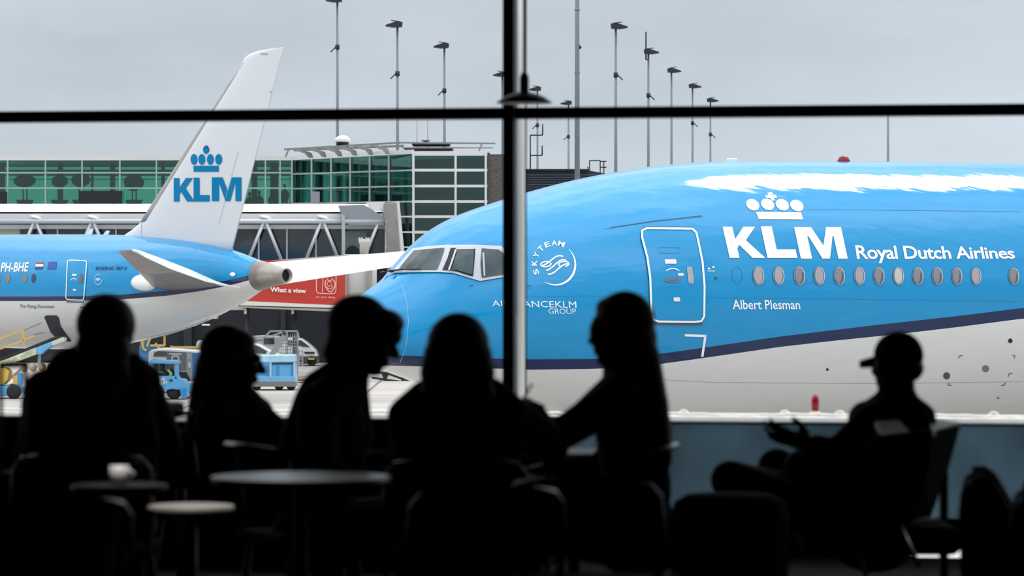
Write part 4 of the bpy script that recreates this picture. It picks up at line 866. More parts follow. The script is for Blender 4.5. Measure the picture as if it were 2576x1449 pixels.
tag(slab('tarpaulin', [(92, 910), (96, 913), (144, 912), (144, 908), (100, 903), (120, 893), (150, 893), (150, 911)], 171.5, 1.8, mat('tarp_dark', (.03, .03, .04), .7), None), 'dark flat canopy over the luggage wagon', 'canopy')
# ================================================================== the lounge and its window wall
TW = .162
WD = Vector((1, -TW, 0)).normalized(); WN = Vector((TW, 1, 0)).normalized(); W0 = V(0, 16.5, 0)
def wy(x): return 16.5 - TW * x
def onw(px, off=0.):
    u = (px - CX) / FOC; y = (16.5 + off * math.sqrt(1 + TW * TW)) / (1 + TW * u); return V(u * y, y, 0)
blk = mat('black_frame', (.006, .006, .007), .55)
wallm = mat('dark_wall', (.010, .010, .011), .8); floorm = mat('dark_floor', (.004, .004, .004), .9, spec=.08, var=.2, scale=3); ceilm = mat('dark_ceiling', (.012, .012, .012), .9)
XL, XR, YB, ZC = -8.5, 8.5, -4., 3.6
def S(o): o['kind'] = 'structure'; return o
S(MB().prism([V(XL, YB, -.12), V(XR, YB, -.12), V(XR, wy(XR), -.12), V(XL, wy(XL), -.12)], (0, 0, .12)).build('floor', floorm))
S(MB().prism([V(XL, YB, ZC), V(XR, YB, ZC), V(XR, wy(XR), ZC), V(XL, wy(XL), ZC)], (0, 0, .2)).build('ceiling', ceilm))
S(MB().box((0, YB - .1, ZC / 2), (XR - XL + .4, .2, ZC)).build('wall_back', wallm))
S(MB().prism([V(XL - .2, YB, 0), V(XL, YB, 0), V(XL, wy(XL), 0), V(XL - .2, wy(XL), 0)], (0, 0, ZC)).build('wall_left', wallm))
S(MB().prism([V(XR, YB, 0), V(XR + .2, YB, 0), V(XR + .2, wy(XR), 0), V(XR, wy(XR), 0)], (0, 0, ZC)).build('wall_right', wallm))
def wbox(s0, s1, z0, z1, t0, t1):
    "box in the window wall: s along it, t outwards"
    m = MB(); p = [W0 + WD * s + WN * t for s, t in ((s0, t0), (s1, t0), (s1, t1), (s0, t1))]; return m.prism([q + V(0, 0, z0) for q in p], (0, 0, z1 - z0))
S0, S1 = -8.6, 8.55
sl0 = (onw(2140) - W0).dot(WD)
S(wbox(S0, S1, .038, .172, 0, .12).build('wall_front', wallm)); S(wbox(S0, sl0, 0, .038, 0, .12).build('wall_front_foot', wallm))
S(wbox(S0, S1, .165, .185, -.02, .1).build('baseboard_front', blk))
S(wbox(S0, S1, 2.09, 2.144, -.03, .07).build('trim_1', blk))                      # transom
S(wbox(S0, S1, .624, .636, -.02, .1).build('trim_2', blk))                        # sill
px0, px1 = onw(1270.5), onw(1297.5)
sa, sb3 = (px0 - W0).dot(WD), (px1 - W0).dot(WD)
S(wbox(sa, sb3, 0, ZC, -.07, .07).build('trim_3', blk))                          # mullion
q = onw(1308.5, 2.); S(MB().tube([V(q.x, q.y, -.1), V(q.x, q.y, ZC + .6)], .026, 20).build('trim_4', mat('grey_post', (.8, .8, .79), .5)))
q = onw(1322.5, .0); S(MB().box((q.x, q.y + .02, ZC / 2), (.009, .05, ZC)).build('trim_5', blk))
for k, s_ in enumerate((-6.2, -3.1, 3.1, 6.2)): S(wbox(s_ - .026, s_ + .026, 0, ZC, -.07, .07).build('trim_%d' % (6 + k), blk))
clear = glassmat('window_glass', (.985, .99, .99), .0, .01)
frost = glassmat('tinted_panel', (.1, .15, .19), .004, .3); nt = frost.node_tree
tc = nt.nodes.new('ShaderNodeTexCoord'); n1 = nt.nodes.new('ShaderNodeTexNoise'); r1 = nt.nodes.new('ShaderNodeValToRGB')
n1.inputs['Scale'].default_value = 1.7; n1.inputs['Detail'].default_value = 3; r1.color_ramp.elements[0].position = .35; r1.color_ramp.elements[1].position = .68
r1.color_ramp.elements[0].color = (.23, .31, .36, 1); r1.color_ramp.elements[1].color = (.34, .44, .51, 1)
nt.links.new(tc.outputs['Object'], n1.inputs['Vector']); nt.links.new(n1.outputs['Fac'], r1.inputs['Fac']); nt.links.new(r1.outputs['Color'], [n for n in nt.nodes if n.type == 'BSDF_TRANSPARENT'][0].inputs[0])
edges = [S0, -6.2, -3.1, (sa + sb3) / 2, 3.1, 6.2, S1]; n_ = 1
for a, b in zip(edges, edges[1:]):
    for z0, z1, m_ in ((2.144, ZC, clear), (.636, 2.09, clear), (.18, .628, frost)):
        S(wbox(a + .03, b - .03, z0, z1, .01, .022).build('window_%d' % n_, m_)); n_ += 1
# roof terrace and parapet outside
S(wbox(-12, 12, -.5, -.1, .15, 4.3).build('roof_terrace', mat('terrace_pale', (.6, .6, .58), .8)))
PF = 3.6
S(wbox(-12, 12, -.1, .49, PF, PF + .45).build('parapet_wall', mat('parapet_white', (.62, .62, .61), .6, var=.05, scale=2)))
S(wbox(-12, 12, .485, .507, PF - .02, PF + .5).build('parapet_coping', mat('coping_white', (.7, .7, .68), .55, var=.08, scale=3)))
def onp(s, t, z): return W0 + WD * s + WN * t + V(0, 0, z)
def coping(px, off=.2):
    u = (px - CX) / FOC; tt = PF + off; y = (16.5 + tt * math.sqrt(1 + TW * TW)) / (1 + TW * u); return V(u * y, y, .507)
rc_ = coping(2051, .3)
bk = empty('obstruction_light', rc_, 'small red beacon lamp on a cream base standing on the white parapet', 'beacon light')
MB().lathe(rc_, [(.028, 0), (.028, .022), (.024, .024)], 20).build('base', mat('cream_plastic', (.7, .6, .4), .5), bk)
MB().lathe(rc_ + V(0, 0, .024), [(.023, 0), (.024, .06), (.02, .08), (.008, .098), (.001, .1)], 24).build('lens', red_lens, bk)
cable = mat('white_cable', (.75, .74, .7), .6)
pts = []
for i in range(140):
    px = -100 + i * 20; p = coping(px, .12 + .04 * math.sin(i * 1.7)); p.z += .008 + .003 * math.sin(i * .37)
    pts.append(p)
tag(MB().tube(pts, .009, 8).build('parapet_cable', cable), 'thin white cable running along the top of the parapet', 'cable')
for px, lb in ((1975, 'white cable loop left of the red beacon lamp'), (2113, 'small white cable clamp right of the red beacon lamp'), (1720, 'white cable clamp near the long haired woman'), (2500, 'white cable clamp at the frame edge of the parapet')):
    c = coping(px, .2); a = [c + WD * (.03 * math.cos(t * PI / 8)) + V(0, 0, .028 * math.sin(t * PI / 8) + .0) for t in range(9)]
    tag(MB().tube(a, .006, 6).build('cable_clamp', cable), lb, 'cable clamp', 'cable fittings on the parapet')
# pendant lamp
pl_D = 14.5; lc = at(1319, 260, pl_D)
pn = empty('pendant_lamp', V(lc.x, lc.y, ZC), 'black pendant lamp with shallow wide shade hanging before the window', 'lamp')
MB().tube([V(lc.x, lc.y, ZC), V(lc.x, lc.y, at(1319, 190, pl_D).z)], .0065, 8).build('cord', blk, pn)
MB().lathe(V(lc.x, lc.y, at(1319, 238, pl_D).z), [(.02, 0), (.02, .075), (.012, .09), (.006, .1)], 20).build('socket', blk, pn)
MB().lathe(lc, [(.118, 0), (.118, .004), (.085, .028), (.05, .042), (.022, .048), (.02, .05)], 40).build('shade', blk, pn)
MB().lathe(V(lc.x, lc.y, ZC - .03), [(.05, 0), (.05, .03)], 20).build('ceiling_rose', blk, pn)
# ================================================================== people and furniture in the lounge
def remesh(mb, name, m, parent, vox=.008, smooth=4, fac=.5):
    me = bpy.data.meshes.new('tmp'); me.from_pydata(mb.v, [], mb.f)
    bm = bmesh.new(); bm.from_mesh(me); bmesh.ops.remove_doubles(bm, verts=bm.verts, dist=1e-5); bmesh.ops.recalc_face_normals(bm, faces=bm.faces); bm.to_mesh(me); bm.free()
    t = bpy.data.objects.new('tmp', me); COL.objects.link(t)
    r = t.modifiers.new('r', 'REMESH'); r.mode = 'VOXEL'; r.voxel_size = vox; r.use_smooth_shade = True
    s = t.modifiers.new('s', 'SMOOTH'); s.iterations = smooth; s.factor = fac
    bpy.context.view_layer.update(); ev = t.evaluated_get(bpy.context.evaluated_depsgraph_get()); nm = bpy.data.meshes.new_from_object(ev)
    bpy.data.objects.remove(t); bpy.data.meshes.remove(me)
    for p in nm.polygons: p.use_smooth = True
    nm.name = name; nm.materials.clear(); nm.materials.append(m)
    o = bpy.data.objects.new(name, nm); COL.objects.link(o)
    if parent: par(o, parent)
    return o
def basis(F, U):
    F = Vector(F).normalized(); U = Vector(U); X = F.cross(U).normalized(); U = X.cross(F).normalized(); return X, F, U
def local(C, B): 
    X, F, U = B; return lambda x, f, u: Vector(C) + X * x + F * f + U * u
def head(mb, C, F, U, k=1., ears=True):
    B = basis(F, U); P = local(C, B); R = Matrix((B[0], B[1], B[2])).transposed(); q = lambda *a: [v * k for v in a]
    def e(c, r): mb.ell(P(*q(*c)), q(*r), R)
    e((0, -.012, .03), (.074, .094, .088)); e((0, .022, -.03), (.060, .072, .075)); e((0, .05, -.085), (.034, .036, .026)); e((0, .04, -.06), (.048, .046, .04))
    e((0, .082, .022), (.05, .018, .012))                        # brow
    mb.caps(P(*q(0, .09, .012)), P(*q(0, .113, -.024)), .009 * k, .014 * k); e((0, .103, -.028), (.018, .014, .010))     # nose
    e((0, .088, -.053), (.024, .014, .007)); e((0, .086, -.064), (.021, .014, .008))                     # lips
    for s in (-1, 1):
        e((s * .040, .062, -.012), (.022, .024, .02))
        if ears: e((s * .078, -.008, -.004), (.009, .018, .032))
def hand(mb, W, D, N, k=1., curl=.5, spread=.16, side=1):
    "W wrist, D direction of the fingers, N palm normal"
    D = Vector(D).normalized(); N = Vector(N); N = (N - D * N.dot(D)).normalized(); X = D.cross(N) * side; W = Vector(W)
    P = lambda x, d, n: W + (X * x + D * d + N * n) * k
    R = Matrix((X, D, N)).transposed()
    mb.ell(P(0, .045, 0), (.041 * k, .05 * k, .016 * k), R); mb.caps(P(0, -.02, 0), P(0, .03, 0), .026 * k, .028 * k)
    for i, (x, L) in enumerate(((-.031, .062), (-.011, .075), (.011, .07), (.030, .054))):
        a = x * spread * 30; d = (D * math.cos(a * .25) + X * math.sin(a * .25)); p = P(x, .082, 0); r = .0085 * k
        for j, l in enumerate((.42, .33, .25)):
            th = curl * (j + .4) * .8; dd = d * math.cos(th) + N * math.sin(th); q = p + dd * L * l * 1.25 * k; mb.caps(p, q, r, r * .93, 10); p = q; r *= .93
    a = P(-.034, .018, .004); b = P(-.060, .05, .014); c = P(-.066, .078, .024); mb.caps(a, b, .013 * k, .0105 * k); mb.caps(b, c, .0105 * k, .009 * k)
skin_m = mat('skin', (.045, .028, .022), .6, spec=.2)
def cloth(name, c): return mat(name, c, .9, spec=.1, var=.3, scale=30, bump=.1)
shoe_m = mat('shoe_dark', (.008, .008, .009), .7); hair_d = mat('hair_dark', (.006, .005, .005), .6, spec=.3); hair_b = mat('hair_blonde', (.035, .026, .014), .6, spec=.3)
def person(label, J, F, U=(0, 0, 1), k=1., hair=None, top='black_top', trs='black_trousers', hands=None, hf=None, bulk=1., extra=None, hairmat=None, topcol=(.006, .006, .007), ears=True):
    """J: joints as points: head, neck, chest, hip, and pairs sh, el, wr, hp, kn, an"""
    H = J['head']; N = J['neck']; Cn = J['chest']; Hp = J['hip']
    ps = empty('person', V(Hp.x, Hp.y, 0), label, 'person', 'people seated in front of the window')
    b = MB(); Fb = (J['sh'][1] - J['sh'][0]).normalized()
    head(b, H, F, U, k, ears)
    B = basis(F, U)
    b.caps(N - V(0, 0, .03), H - B[2] * .06 * k - B[1] * .015, .06 * k, .055 * k)
    X = (J['sh'][1] - J['sh'][0]); X = X.normalized(); up = (N - Hp).normalized(); Y = X.cross(up).normalized(); R = Matrix((X, Y, X.cross(Y))).transposed()
    def torso(m, g):
        m.ell(Cn, (.155 * k * bulk + g, .105 * k * bulk + g, .17 * k), R); m.ell(Hp.lerp(Cn, .5), (.135 * k * bulk + g, .10 * k * bulk + g, .17 * k), R); m.ell(Hp, (.165 * k * bulk + g, .125 * k + g, .13 * k), R)
        for i in (0, 1): m.caps(N.lerp(J['sh'][i], .15) - V(0, 0, .035), J['sh'][i], .058 * k + g, .058 * k + g)
    def arm(m, i, g, w=1.):
        m.caps(J['sh'][i], J['el'][i], .054 * k + g, .043 * k + g); m.caps(J['el'][i], J['el'][i].lerp(J['wr'][i], w), .042 * k + g, .028 * k + g)
    def leg(m, i, g, w=1.):
        m.caps(J['hp'][i], J['kn'][i], .083 * k + g, .058 * k + g); m.caps(J['kn'][i], J['kn'][i].lerp(J['an'][i], w), .056 * k + g, .036 * k + g)
    torso(b, 0)
    for i in (0, 1):
        arm(b, i, 0); leg(b, i, 0)
        d, n, cu = (hands or [((J['wr'][0] - J['el'][0]), (0, 0, -1), .6), ((J['wr'][1] - J['el'][1]), (0, 0, -1), .6)])[i]
        hand(b, J['wr'][i] + Vector(d).normalized() * .02, d, n, k, cu, side=1 if i else -1)
        fd = J['toe'][i] if 'toe' in J else V(0, 1, -.1)
        b.caps(J['an'][i] - V(0, 0, .02), J['an'][i] + fd.normalized() * .15, .036, .03)
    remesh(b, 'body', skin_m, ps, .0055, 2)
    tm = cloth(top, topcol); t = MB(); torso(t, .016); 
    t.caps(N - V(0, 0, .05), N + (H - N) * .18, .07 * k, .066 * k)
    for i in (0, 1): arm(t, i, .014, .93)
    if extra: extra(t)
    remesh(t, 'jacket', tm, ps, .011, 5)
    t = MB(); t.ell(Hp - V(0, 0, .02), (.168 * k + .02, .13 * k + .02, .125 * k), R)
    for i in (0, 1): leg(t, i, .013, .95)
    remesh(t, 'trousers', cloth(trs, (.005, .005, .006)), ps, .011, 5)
    for i in (0, 1):
        fd = (J['toe'][i] if 'toe' in J else V(0, 1, -.1)).normalized(); a = J['an'][i]; s = MB()
        s.caps(a - V(0, 0, .035) - fd * .04, a - V(0, 0, .035) + fd * .17, .042, .04).caps(a, a - V(0, 0, .04), .045, .045); remesh(s, 'shoe', shoe_m, ps, .009, 3)
    if hair:
        h = MB(); hair(h, local(H, B), Matrix((B[0], B[1], B[2])).transposed(), k); remesh(h, 'hair', hairmat or hair_d, ps, .007, 4)
    for s in (-1, 1): MB().ell(local(H, B)(s * .031 * k, .079 * k, .004 * k), (.011, .009, .009)).build('eye', mat('eye_dark', (.02, .02, .02), .2), ps)
    return ps, B
def pp(x, y, D): return at(x, y, D)
def seated(D, head_, neck, chest, hip, sh, el, wr, hipw=.1, knee_dir=(0, 1, 0), kn=None, an=None, toe=None):
    J = {'head': pp(*head_, D), 'neck': pp(*neck, D), 'chest': pp(*chest, D), 'hip': pp(*hip, D)}
    for n, v in (('sh', sh), ('el', el), ('wr', wr)): J[n] = [pp(p[0], p[1], D + p[2]) for p in v]
    kd = Vector(knee_dir).normalized(); sd_ = kd.cross(V(0, 0, 1)); h = J['hip']
    J['hp'] = [h - sd_ * .09 - V(0, 0, .02), h + sd_ * .09 - V(0, 0, .02)]
    J['kn'] = kn or [V(h.x, h.y, .50) + kd * .42 - sd_ * .11, V(h.x, h.y, .50) + kd * .42 + sd_ * .11]
    J['an'] = an or [V(q.x, q.y, .085) + kd * .06 for q in J['kn']]
    J['toe'] = toe or [kd, kd]
    return J
# --- woman at the left, seen from behind
def hair1(h, P, R, k):
    h.ell(P(0, -.02, .035), (.098, .112, .102), R); h.ell(P(0, -.045, -.05), (.094, .085, .10), R); h.ell(P(.02, -.06, -.14), (.085, .07, .09), R)
D = 11.3; J = seated(D, (272, 842), (262, 925), (235, 1075), (225, 1330), [(115, 985, 0), (350, 962, .05)], [(75, 1150, .1), (418, 1120, .25)], [(160, 1170, .35), (412, 1052, .45)])
def ex1(t): t.ell(pp(215, 925, D), (.088, .08, .085)); t.ell(pp(180, 938, D), (.085, .08, .085)); t.ell(pp(112, 1020, D), (.08, .09, .085)); t.ell(pp(315, 950, D), (.088, .08, .09)); t.ell(pp(330, 1010, D), (.08, .08, .09)); t.ell(pp(225, 1120, D), (.235, .14, .26))
person('seated woman seen from behind at the left, wearing a bulky hooded jacket', J, (.25, .95, 0), hair=hair1, top='jacket_hooded', bulk=1.1, extra=ex1, k=1.04, hands=[(V(.4, .6, -.1), (0, 0, -1), .6), (V(.12, .9, .42), (0, .3, -1), 1.1)])
# --- woman in profile between tractor and trailer
def hair2(h, P, R, k):
    h.ell(P(0, -.03, .035), (.09, .105, .1), R); h.ell(P(0, -.075, -.05), (.078, .065, .11), R); h.caps(P(0, -.085, -.1), P(.0, -.10, -.26), .06, .045); h.caps(P(0, -.1, -.25), P(0, -.115, -.31), .035, .02); h.ell(P(0, .01, .078), (.072, .07, .045), R)
D = 13.; J = seated(D, (585, 905), (590, 988), (590, 1110), (565, 1320), [(540, 1050, -.12), (640, 1045, .12)], [(530, 1180, -.15), (690, 1150, .15)], [(650, 1195, -.1), (745, 1120, .1)], knee_dir=(.9, .45, 0))
def ex2(t): t.ell(pp(585, 1100, D), (.16, .13, .22)); t.caps(pp(600, 1020, D), pp(690, 1075, D), .08, .05); t.caps(pp(575, 1050, D), pp(510, 1090, D), .06, .06); t.caps(pp(510, 1090, D), pp(450, 1125, D), .055, .05)
person('seated woman in profile facing right with long dark hair down her back', J, (.95, .2, -.14), hair=hair2, top='dark_coat', extra=ex2, k=1.08, bulk=1.)
# --- person bending forward
def hair3(h, P, R, k):
    h.ell(P(0, -.03, .04), (.098, .115, .105), R); h.ell(P(0, -.06, -.03), (.085, .07, .085), R); h.ell(P(0, -.075, -.07), (.07, .055, .05), R); h.ell(P(0, .062, .078), (.085, .062, .042), R); h.ell(P(0, .09, .035), (.07, .038, .042), R); h.ell(P(.04, -.02, -.02), (.05, .06, .08), R)
D = 11.8; J = seated(D, (916, 850), (872, 945), (835, 1090), (800, 1335), [(800, 1020, -.15), (870, 1010, .16)], [(800, 1190, -.2), (890, 1180, .2)], [(915, 1215, -.2), (1000, 1160, .25)], knee_dir=(.9, .45, 0))
def ex3(t): t.ell(pp(832, 1100, D), (.135, .12, .22)); t.caps(pp(872, 940, D), pp(815, 990, D), .075, .09); t.caps(pp(800, 1010, D), pp(765, 1120, D), .085, .09); t.caps(pp(900, 985, D), pp(905, 1100, D), .04, .05)
person('seated person leaning forward with head bowed to the right and a heavy fringe', J, (.95, .1, -.27), U=(.27, 0, .95), hair=hair3, top='open_jacket', extra=ex3, k=1.08, ears=False)
# --- woman from behind, centre
def hair4(h, P, R, k):
    h.ell(P(0, -.015, .03), (.102, .112, .105), R); h.ell(P(0, -.03, -.015), (.114, .095, .10), R); h.ell(P(0, -.04, -.06), (.122, .085, .115), R); h.ell(P(0, -.05, -.14), (.128, .075, .10), R); h.ell(P(0, -.055, -.21), (.14, .07, .10), R)
D = 11.; J = seated(D, (1153, 890), (1155, 985), (1150, 1120), (1150, 1345), [(1035, 1050, 0), (1262, 1040, 0)], [(1005, 1215, .1), (1382, 1118, .25)], [(1100, 1225, .4), (1340, 1040, .4)])
def ex4(t): t.ell(pp(1150, 1130, D), (.215, .14, .24)); t.caps(pp(1070, 1000, D), pp(1030, 1050, D), .06, .075); t.caps(pp(1235, 995, D), pp(1275, 1045, D), .06, .075); t.caps(pp(1290, 1060, D + .05), pp(1385, 1120, D + .25), .08, .065); t.caps(pp(1385, 1120, D + .25), pp(1340, 1040, D + .4), .062, .045)
person('woman seen from behind in the middle with long hair and raised right forearm', J, (.05, 1, 0), hair=hair4, top='dark_jumper', extra=ex4, k=1.05, ears=False, hands=[(V(.3, .6, 0), (0, 0, -1), .6), (V(-.35, .85, .35), (0, .3, -1), 1.2)])
t = MB().tube([pp(1316, 1005, 11.42), pp(1338, 966, 11.45)], .004, 8); tag(t.build('pen', blk), 'thin dark stick held up in the raised hand beside the window post', 'pen')
# --- long haired woman facing left
def hair5(h, P, R, k):
    h.ell(P(0, -.025, .04), (.092, .11, .105), R); h.ell(P(0, -.075, -.03), (.085, .06, .11), R); h.ell(P(0, .01, .085), (.07, .075, .045), R); h.ell(P(.03, .04, .0), (.06, .055, .075), R); h.ell(P(-.03, .04, .0), (.06, .05, .075), R)
    h.caps(P(0, -.085, -.08), P(0, -.115, -.24), .07, .07); h.caps(P(0, -.115, -.24), P(0, -.155, -.42), .072, .05); h.caps(P(0, -.155, -.42), P(0, -.165, -.5), .045, .025)
D = 11.6; J = seated(D, (1558, 838), (1568, 930), (1590, 1090), (1610, 1345), [(1560, 1000, -.16), (1590, 1000, .16)], [(1418, 1088, -.2), (1530, 1180, .22)], [(1385, 1075, .0), (1415, 1180, .2)], knee_dir=(-.9, .4, 0))
def ex5(t): t.ell(pp(1595, 1110, D), (.125, .12, .25)); t.caps(pp(1545, 985, D - .1), pp(1470, 1040, D - .15), .065, .048); t.ell(pp(1640, 1100, D), (.07, .1, .16)); t.ell(pp(1600, 1010, D), (.08, .1, .1))
person('woman facing left with very long hair, leaning her elbow on a table', J, (-.78, .62, -.02), hair=hair5, top='long_sleeve_top', extra=ex5, k=1.05, hairmat=hair_b, ears=False, hands=[(V(-.6, .2, .5), (0, 0, -1), .7), (V(-1, .2, 0), (0, 0, -1), .5)])
# --- man in the cap, lying back in a lounge chair
def hair6(h, P, R, k): h.ell(P(0, -.03, 0.0), (.08, .09, .06), R)
D = 12.3; kn = [pp(1838, 1208, 12.1), pp(1955, 1176, 12.5)]; an = [pp(1985, 1225, 12.3), V(kn[1].x - .05, 12.7, .09)]
J = seated(D, (2256, 925), (2258, 1010), (2245, 1130), (2195, 1335), [(2190, 1068, -.12), (2305, 1070, .16)], [(2105, 1145, -.22), (2290, 1200, .25)], [(2052, 1120, -.2), (2190, 1235, .3)], knee_dir=(-1, .1, 0), kn=kn, an=an, toe=[V(-.1, .9, .3), V(-.9, .1, -.1)])
def ex6(t): t.ell(pp(2250, 1130, D), (.17, .13, .22)); t.caps(pp(2225, 1030, D), pp(2180, 1055, D), .055, .07); t.caps(pp(2290, 1020, D), pp(2318, 1050, D), .045, .055); t.caps(pp(2255, 1040, D), pp(2255, 985, D), .085, .068); t.ell(pp(2120, 1200, D), (.14, .14, .12)); t.ell(pp(2040, 1172, D), (.1, .1, .07))
ps6, B6 = person('man in a baseball cap lying back in a lounge chair with crossed legs', J, (-.42, .9, 0), hair=hair6, top='dark_sweater', extra=ex6, k=1.05, hands=[(V(-.9, .1, .25), (0, -.7, .7), .35), (V(-.8, .1, 0), (0, 0, -1), .6)])
c = MB(); P6 = local(J['head'], B6); R6 = Matrix(B6).transposed()
c.ell(P6(0, -.012, .045), (.085, .104, .088), R6); remesh(c, 'cap', cloth('cap_cloth', (.005, .005, .006)), ps6, .006, 3)
v = [P6(.06 * math.sin(a), .07 + .165 * math.cos(a), .036 - .018 * math.cos(a)) for a in [math.radians(q) for q in range(-90, 91, 15)]]
MB().prism([P6(-.06, .04, .045)] + v + [P6(.06, .04, .045)], B6[2] * -.026).build('visor', MATS['cap_cloth'], ps6, .003)
# ------------------------------------------------------------------ furniture
def added_spot(target, watts, cone, label):  # spotlights added out of view to brighten the white tabletop and cups
    t = Vector(target); r = empty('added_spotlight', V(t.x, t.y - .9, ZC), label, 'lamp', 'added fill spotlights above the small tables')
    a = V(t.x, t.y - .9, ZC - .12); d = (t - a).normalized()
    MB().lathe(a - d * .1, [(.035, 0), (.04, .12), (.036, .12), (.03, .03)], 20, d).build('lamp_head', blk, r); MB().tube([V(a.x, a.y, ZC), a], .012, 8).build('mount', blk, r)
    l = bpy.data.lights.new('added_beam', 'SPOT'); l.energy = watts; l.spot_size = math.radians(cone); l.spot_blend = .3; l.shadow_soft_size = .03; l.color = (1, .95, .88)
    o = bpy.data.objects.new('added_beam', l); COL.objects.link(o); o.location = a + d * .13; o.rotation_euler = (-d).to_track_quat('Z', 'Y').to_euler()
fab = mat('chair_fabric', (.005, .005, .006), .95, spec=.05, var=.3, scale=20); chrome = mat('chrome_tube', (.5, .5, .5), .2, metal=1.); gun = mat('gunmetal_tube', (.09, .09, .09), .3, metal=1.); leather = mat('glossy_leather', (.01, .01, .01), .28, spec=.5, bump=.05, scale=40)
topm = mat('table_laminate', (.10, .10, .10), .32, spec=.5); topw = mat('white_tabletop', (.75, .72, .66), .4)
def cafe_chair(loc, rz, label, m=fab, legm=None):
    r = empty('cafe_chair', (0, 0, 0), label, 'chair', 'cafe chairs around the small tables'); legm = legm or blk
    MB().box((0, 0, .44), (.44, .44, .045)).build('seat', m, r, .015)
    rg = []
    for i in range(9):
        a = math.radians(-55 + 110 * i / 8); x, y = .26 * math.sin(a), -.30 * math.cos(a) + .07; rg.append([V(x, y, .54), V(x * .92, y * .88 + .0, .54), V(x * .92, y * .88 - .05, .74), V(x, y - .06, .75)])
    MB().loft(rg, True).build('backrest', m, r, .006)
    MB().tube([V(-.2, -.19, .42), V(-.225, -.19, .60), V(-.215, -.2, .715), V(-.19, -.21, .745), V(-.1, -.29, .76), V(.1, -.29, .76), V(.19, -.21, .745), V(.215, -.2, .715), V(.225, -.19, .60), V(.2, -.19, .42)], .0115, 10).build('back_frame', gun, r)
    for sx in (-1, 1):
        for sy in (-1, 1): MB().tube([V(sx * .18, sy * .17, .43), V(sx * .21, sy * .21, 0)], [.013, .011], 10).build('leg', legm, r)
    r.location = loc; r.rotation_euler = (0, 0, rz); return r
def flo(px, D): q = at(px, 700, D); return V(q.x, q.y, 0)
def copy_chair(src, loc, rz, label):
    c = tree_copy(src); c.location = loc; c.rotation_euler = (0, 0, rz); c['label'] = label; return c
c1 = cafe_chair(flo(225, 11.25), 0, 'dark cafe chair under the woman in the hooded jacket')
for px, D, rz, lb in ((555, 12.95, -1.1, 'dark cafe chair under the woman in profile'), (795, 11.75, -1.1, 'dark cafe chair under the person leaning forward'), (1150, 10.95, 0, 'dark cafe chair under the central woman seen from behind'), (1476, 11.6, 1.35, 'dark cafe chair under the long haired woman facing left'),
                      (60, 9.0, .5, 'dark cafe chair in the bottom left corner'), (1500, 9.9, -.2, 'dark cafe chair close to us below the long haired woman'), (1165, 9.5, .35, 'dark cafe chair close to us between round table and white cup')):
    copy_chair(c1, flo(px, D), rz, lb)
def cafe_table(px, D, z, r, m, label, foot=True):
    q = flo(px, D); t = empty('cafe_table', q, label, 'table')
    MB().lathe(q + V(0, 0, z - .025), [(r - .01, 0), (r, .006), (r, .02), (r - .004, .025)], 48).build('tabletop', m, t)
    MB().tube([q + V(0, 0, .02), q + V(0, 0, z - .02)], .022, 14).build('pedestal', mat('pole_brass', (.10, .095, .06), .35, metal=.6) if foot else blk, t)
    MB().lathe(q, [(.2, 0), (.2, .012), (.05, .03), (.02, .035)], 32).build('base', blk, t); return q + V(0, 0, z)
cafe_table(757, 10.3, .735, .275, topm, 'small round grey topped cafe table between the seated people')
cafe_table(480, 11., .60, .14, topw, 'low small white topped table at the lower left')
cafe_table(455, 14.2, .74, .16, topm, 'far small grey table between the two women at the left', False)
cafe_table(1444, 12.15, .715, .2, blk, 'black topped table under the elbow of the long haired woman', False)
k1 = cafe_table(300, 9.9, .735, .14, blk, 'black side table holding a white cup at the left', False); k2 = cafe_table(1350, 10.3, .695, .16, blk, 'black side table holding a small white cup by the window post', False)
wcup = mat('white_porcelain', (.8, .8, .8), .3)
for q, r, h, lb in ((k1, .027, .055, 'bright white cup on the black side table at the left'), (k2, .013, .022, 'tiny white cup below the raised forearm')):
    added_spot(q + V(0, 0, .03), 260, 4, 'slim black spotlight added out of view to brighten the ' + ('left white cup' if r > .02 else 'tiny white cup')); u = empty('cup', q, lb, 'cup'); MB().lathe(q, [(r * .7, 0), (r, h * .4), (r * 1.05, h), (r * .95, h), (r * .85, h * .4), (r * .5, .006)], 24).build('bowl', wcup, u)
    MB().tube([q + V(r, 0, h * .8), q + V(r * 1.6, 0, h * .6), q + V(r * 1.0, 0, h * .25)], r * .12, 8).build('handle', wcup, u)
def banquette(x0, x1, lb):
    a, b = onw(x0, -.55), onw(x1, -.55); n = -WN
    o = empty('bench', (a + b) / 2, lb, 'bench')
    MB().prism([a, b, b + WN * .12, a + WN * .12], (0, 0, .66)).build('backrest', fab, o, .015)
    MB().prism([a + n * .45, b + n * .45, b, a], (0, 0, .42)).build('seat', fab, o, .02)
    return o
banquette(-900, 1405, 'long black upholstered bench standing along the window')
added_spot(flo(480, 11.) + V(0, 0, .6), 150, 6.5, 'slim black spotlight added out of view to brighten the low white table')
# rounded pouf right of the long haired woman
q = flo(1836, 11.); tag(MB().lathe(q, [(.17, 0), (.19, .1), (.19, .56), (.18, .61), (.14, .635), (.02, .64)], 40).build('pouf', fab), 'round black pouf right of the long haired woman', 'pouf')
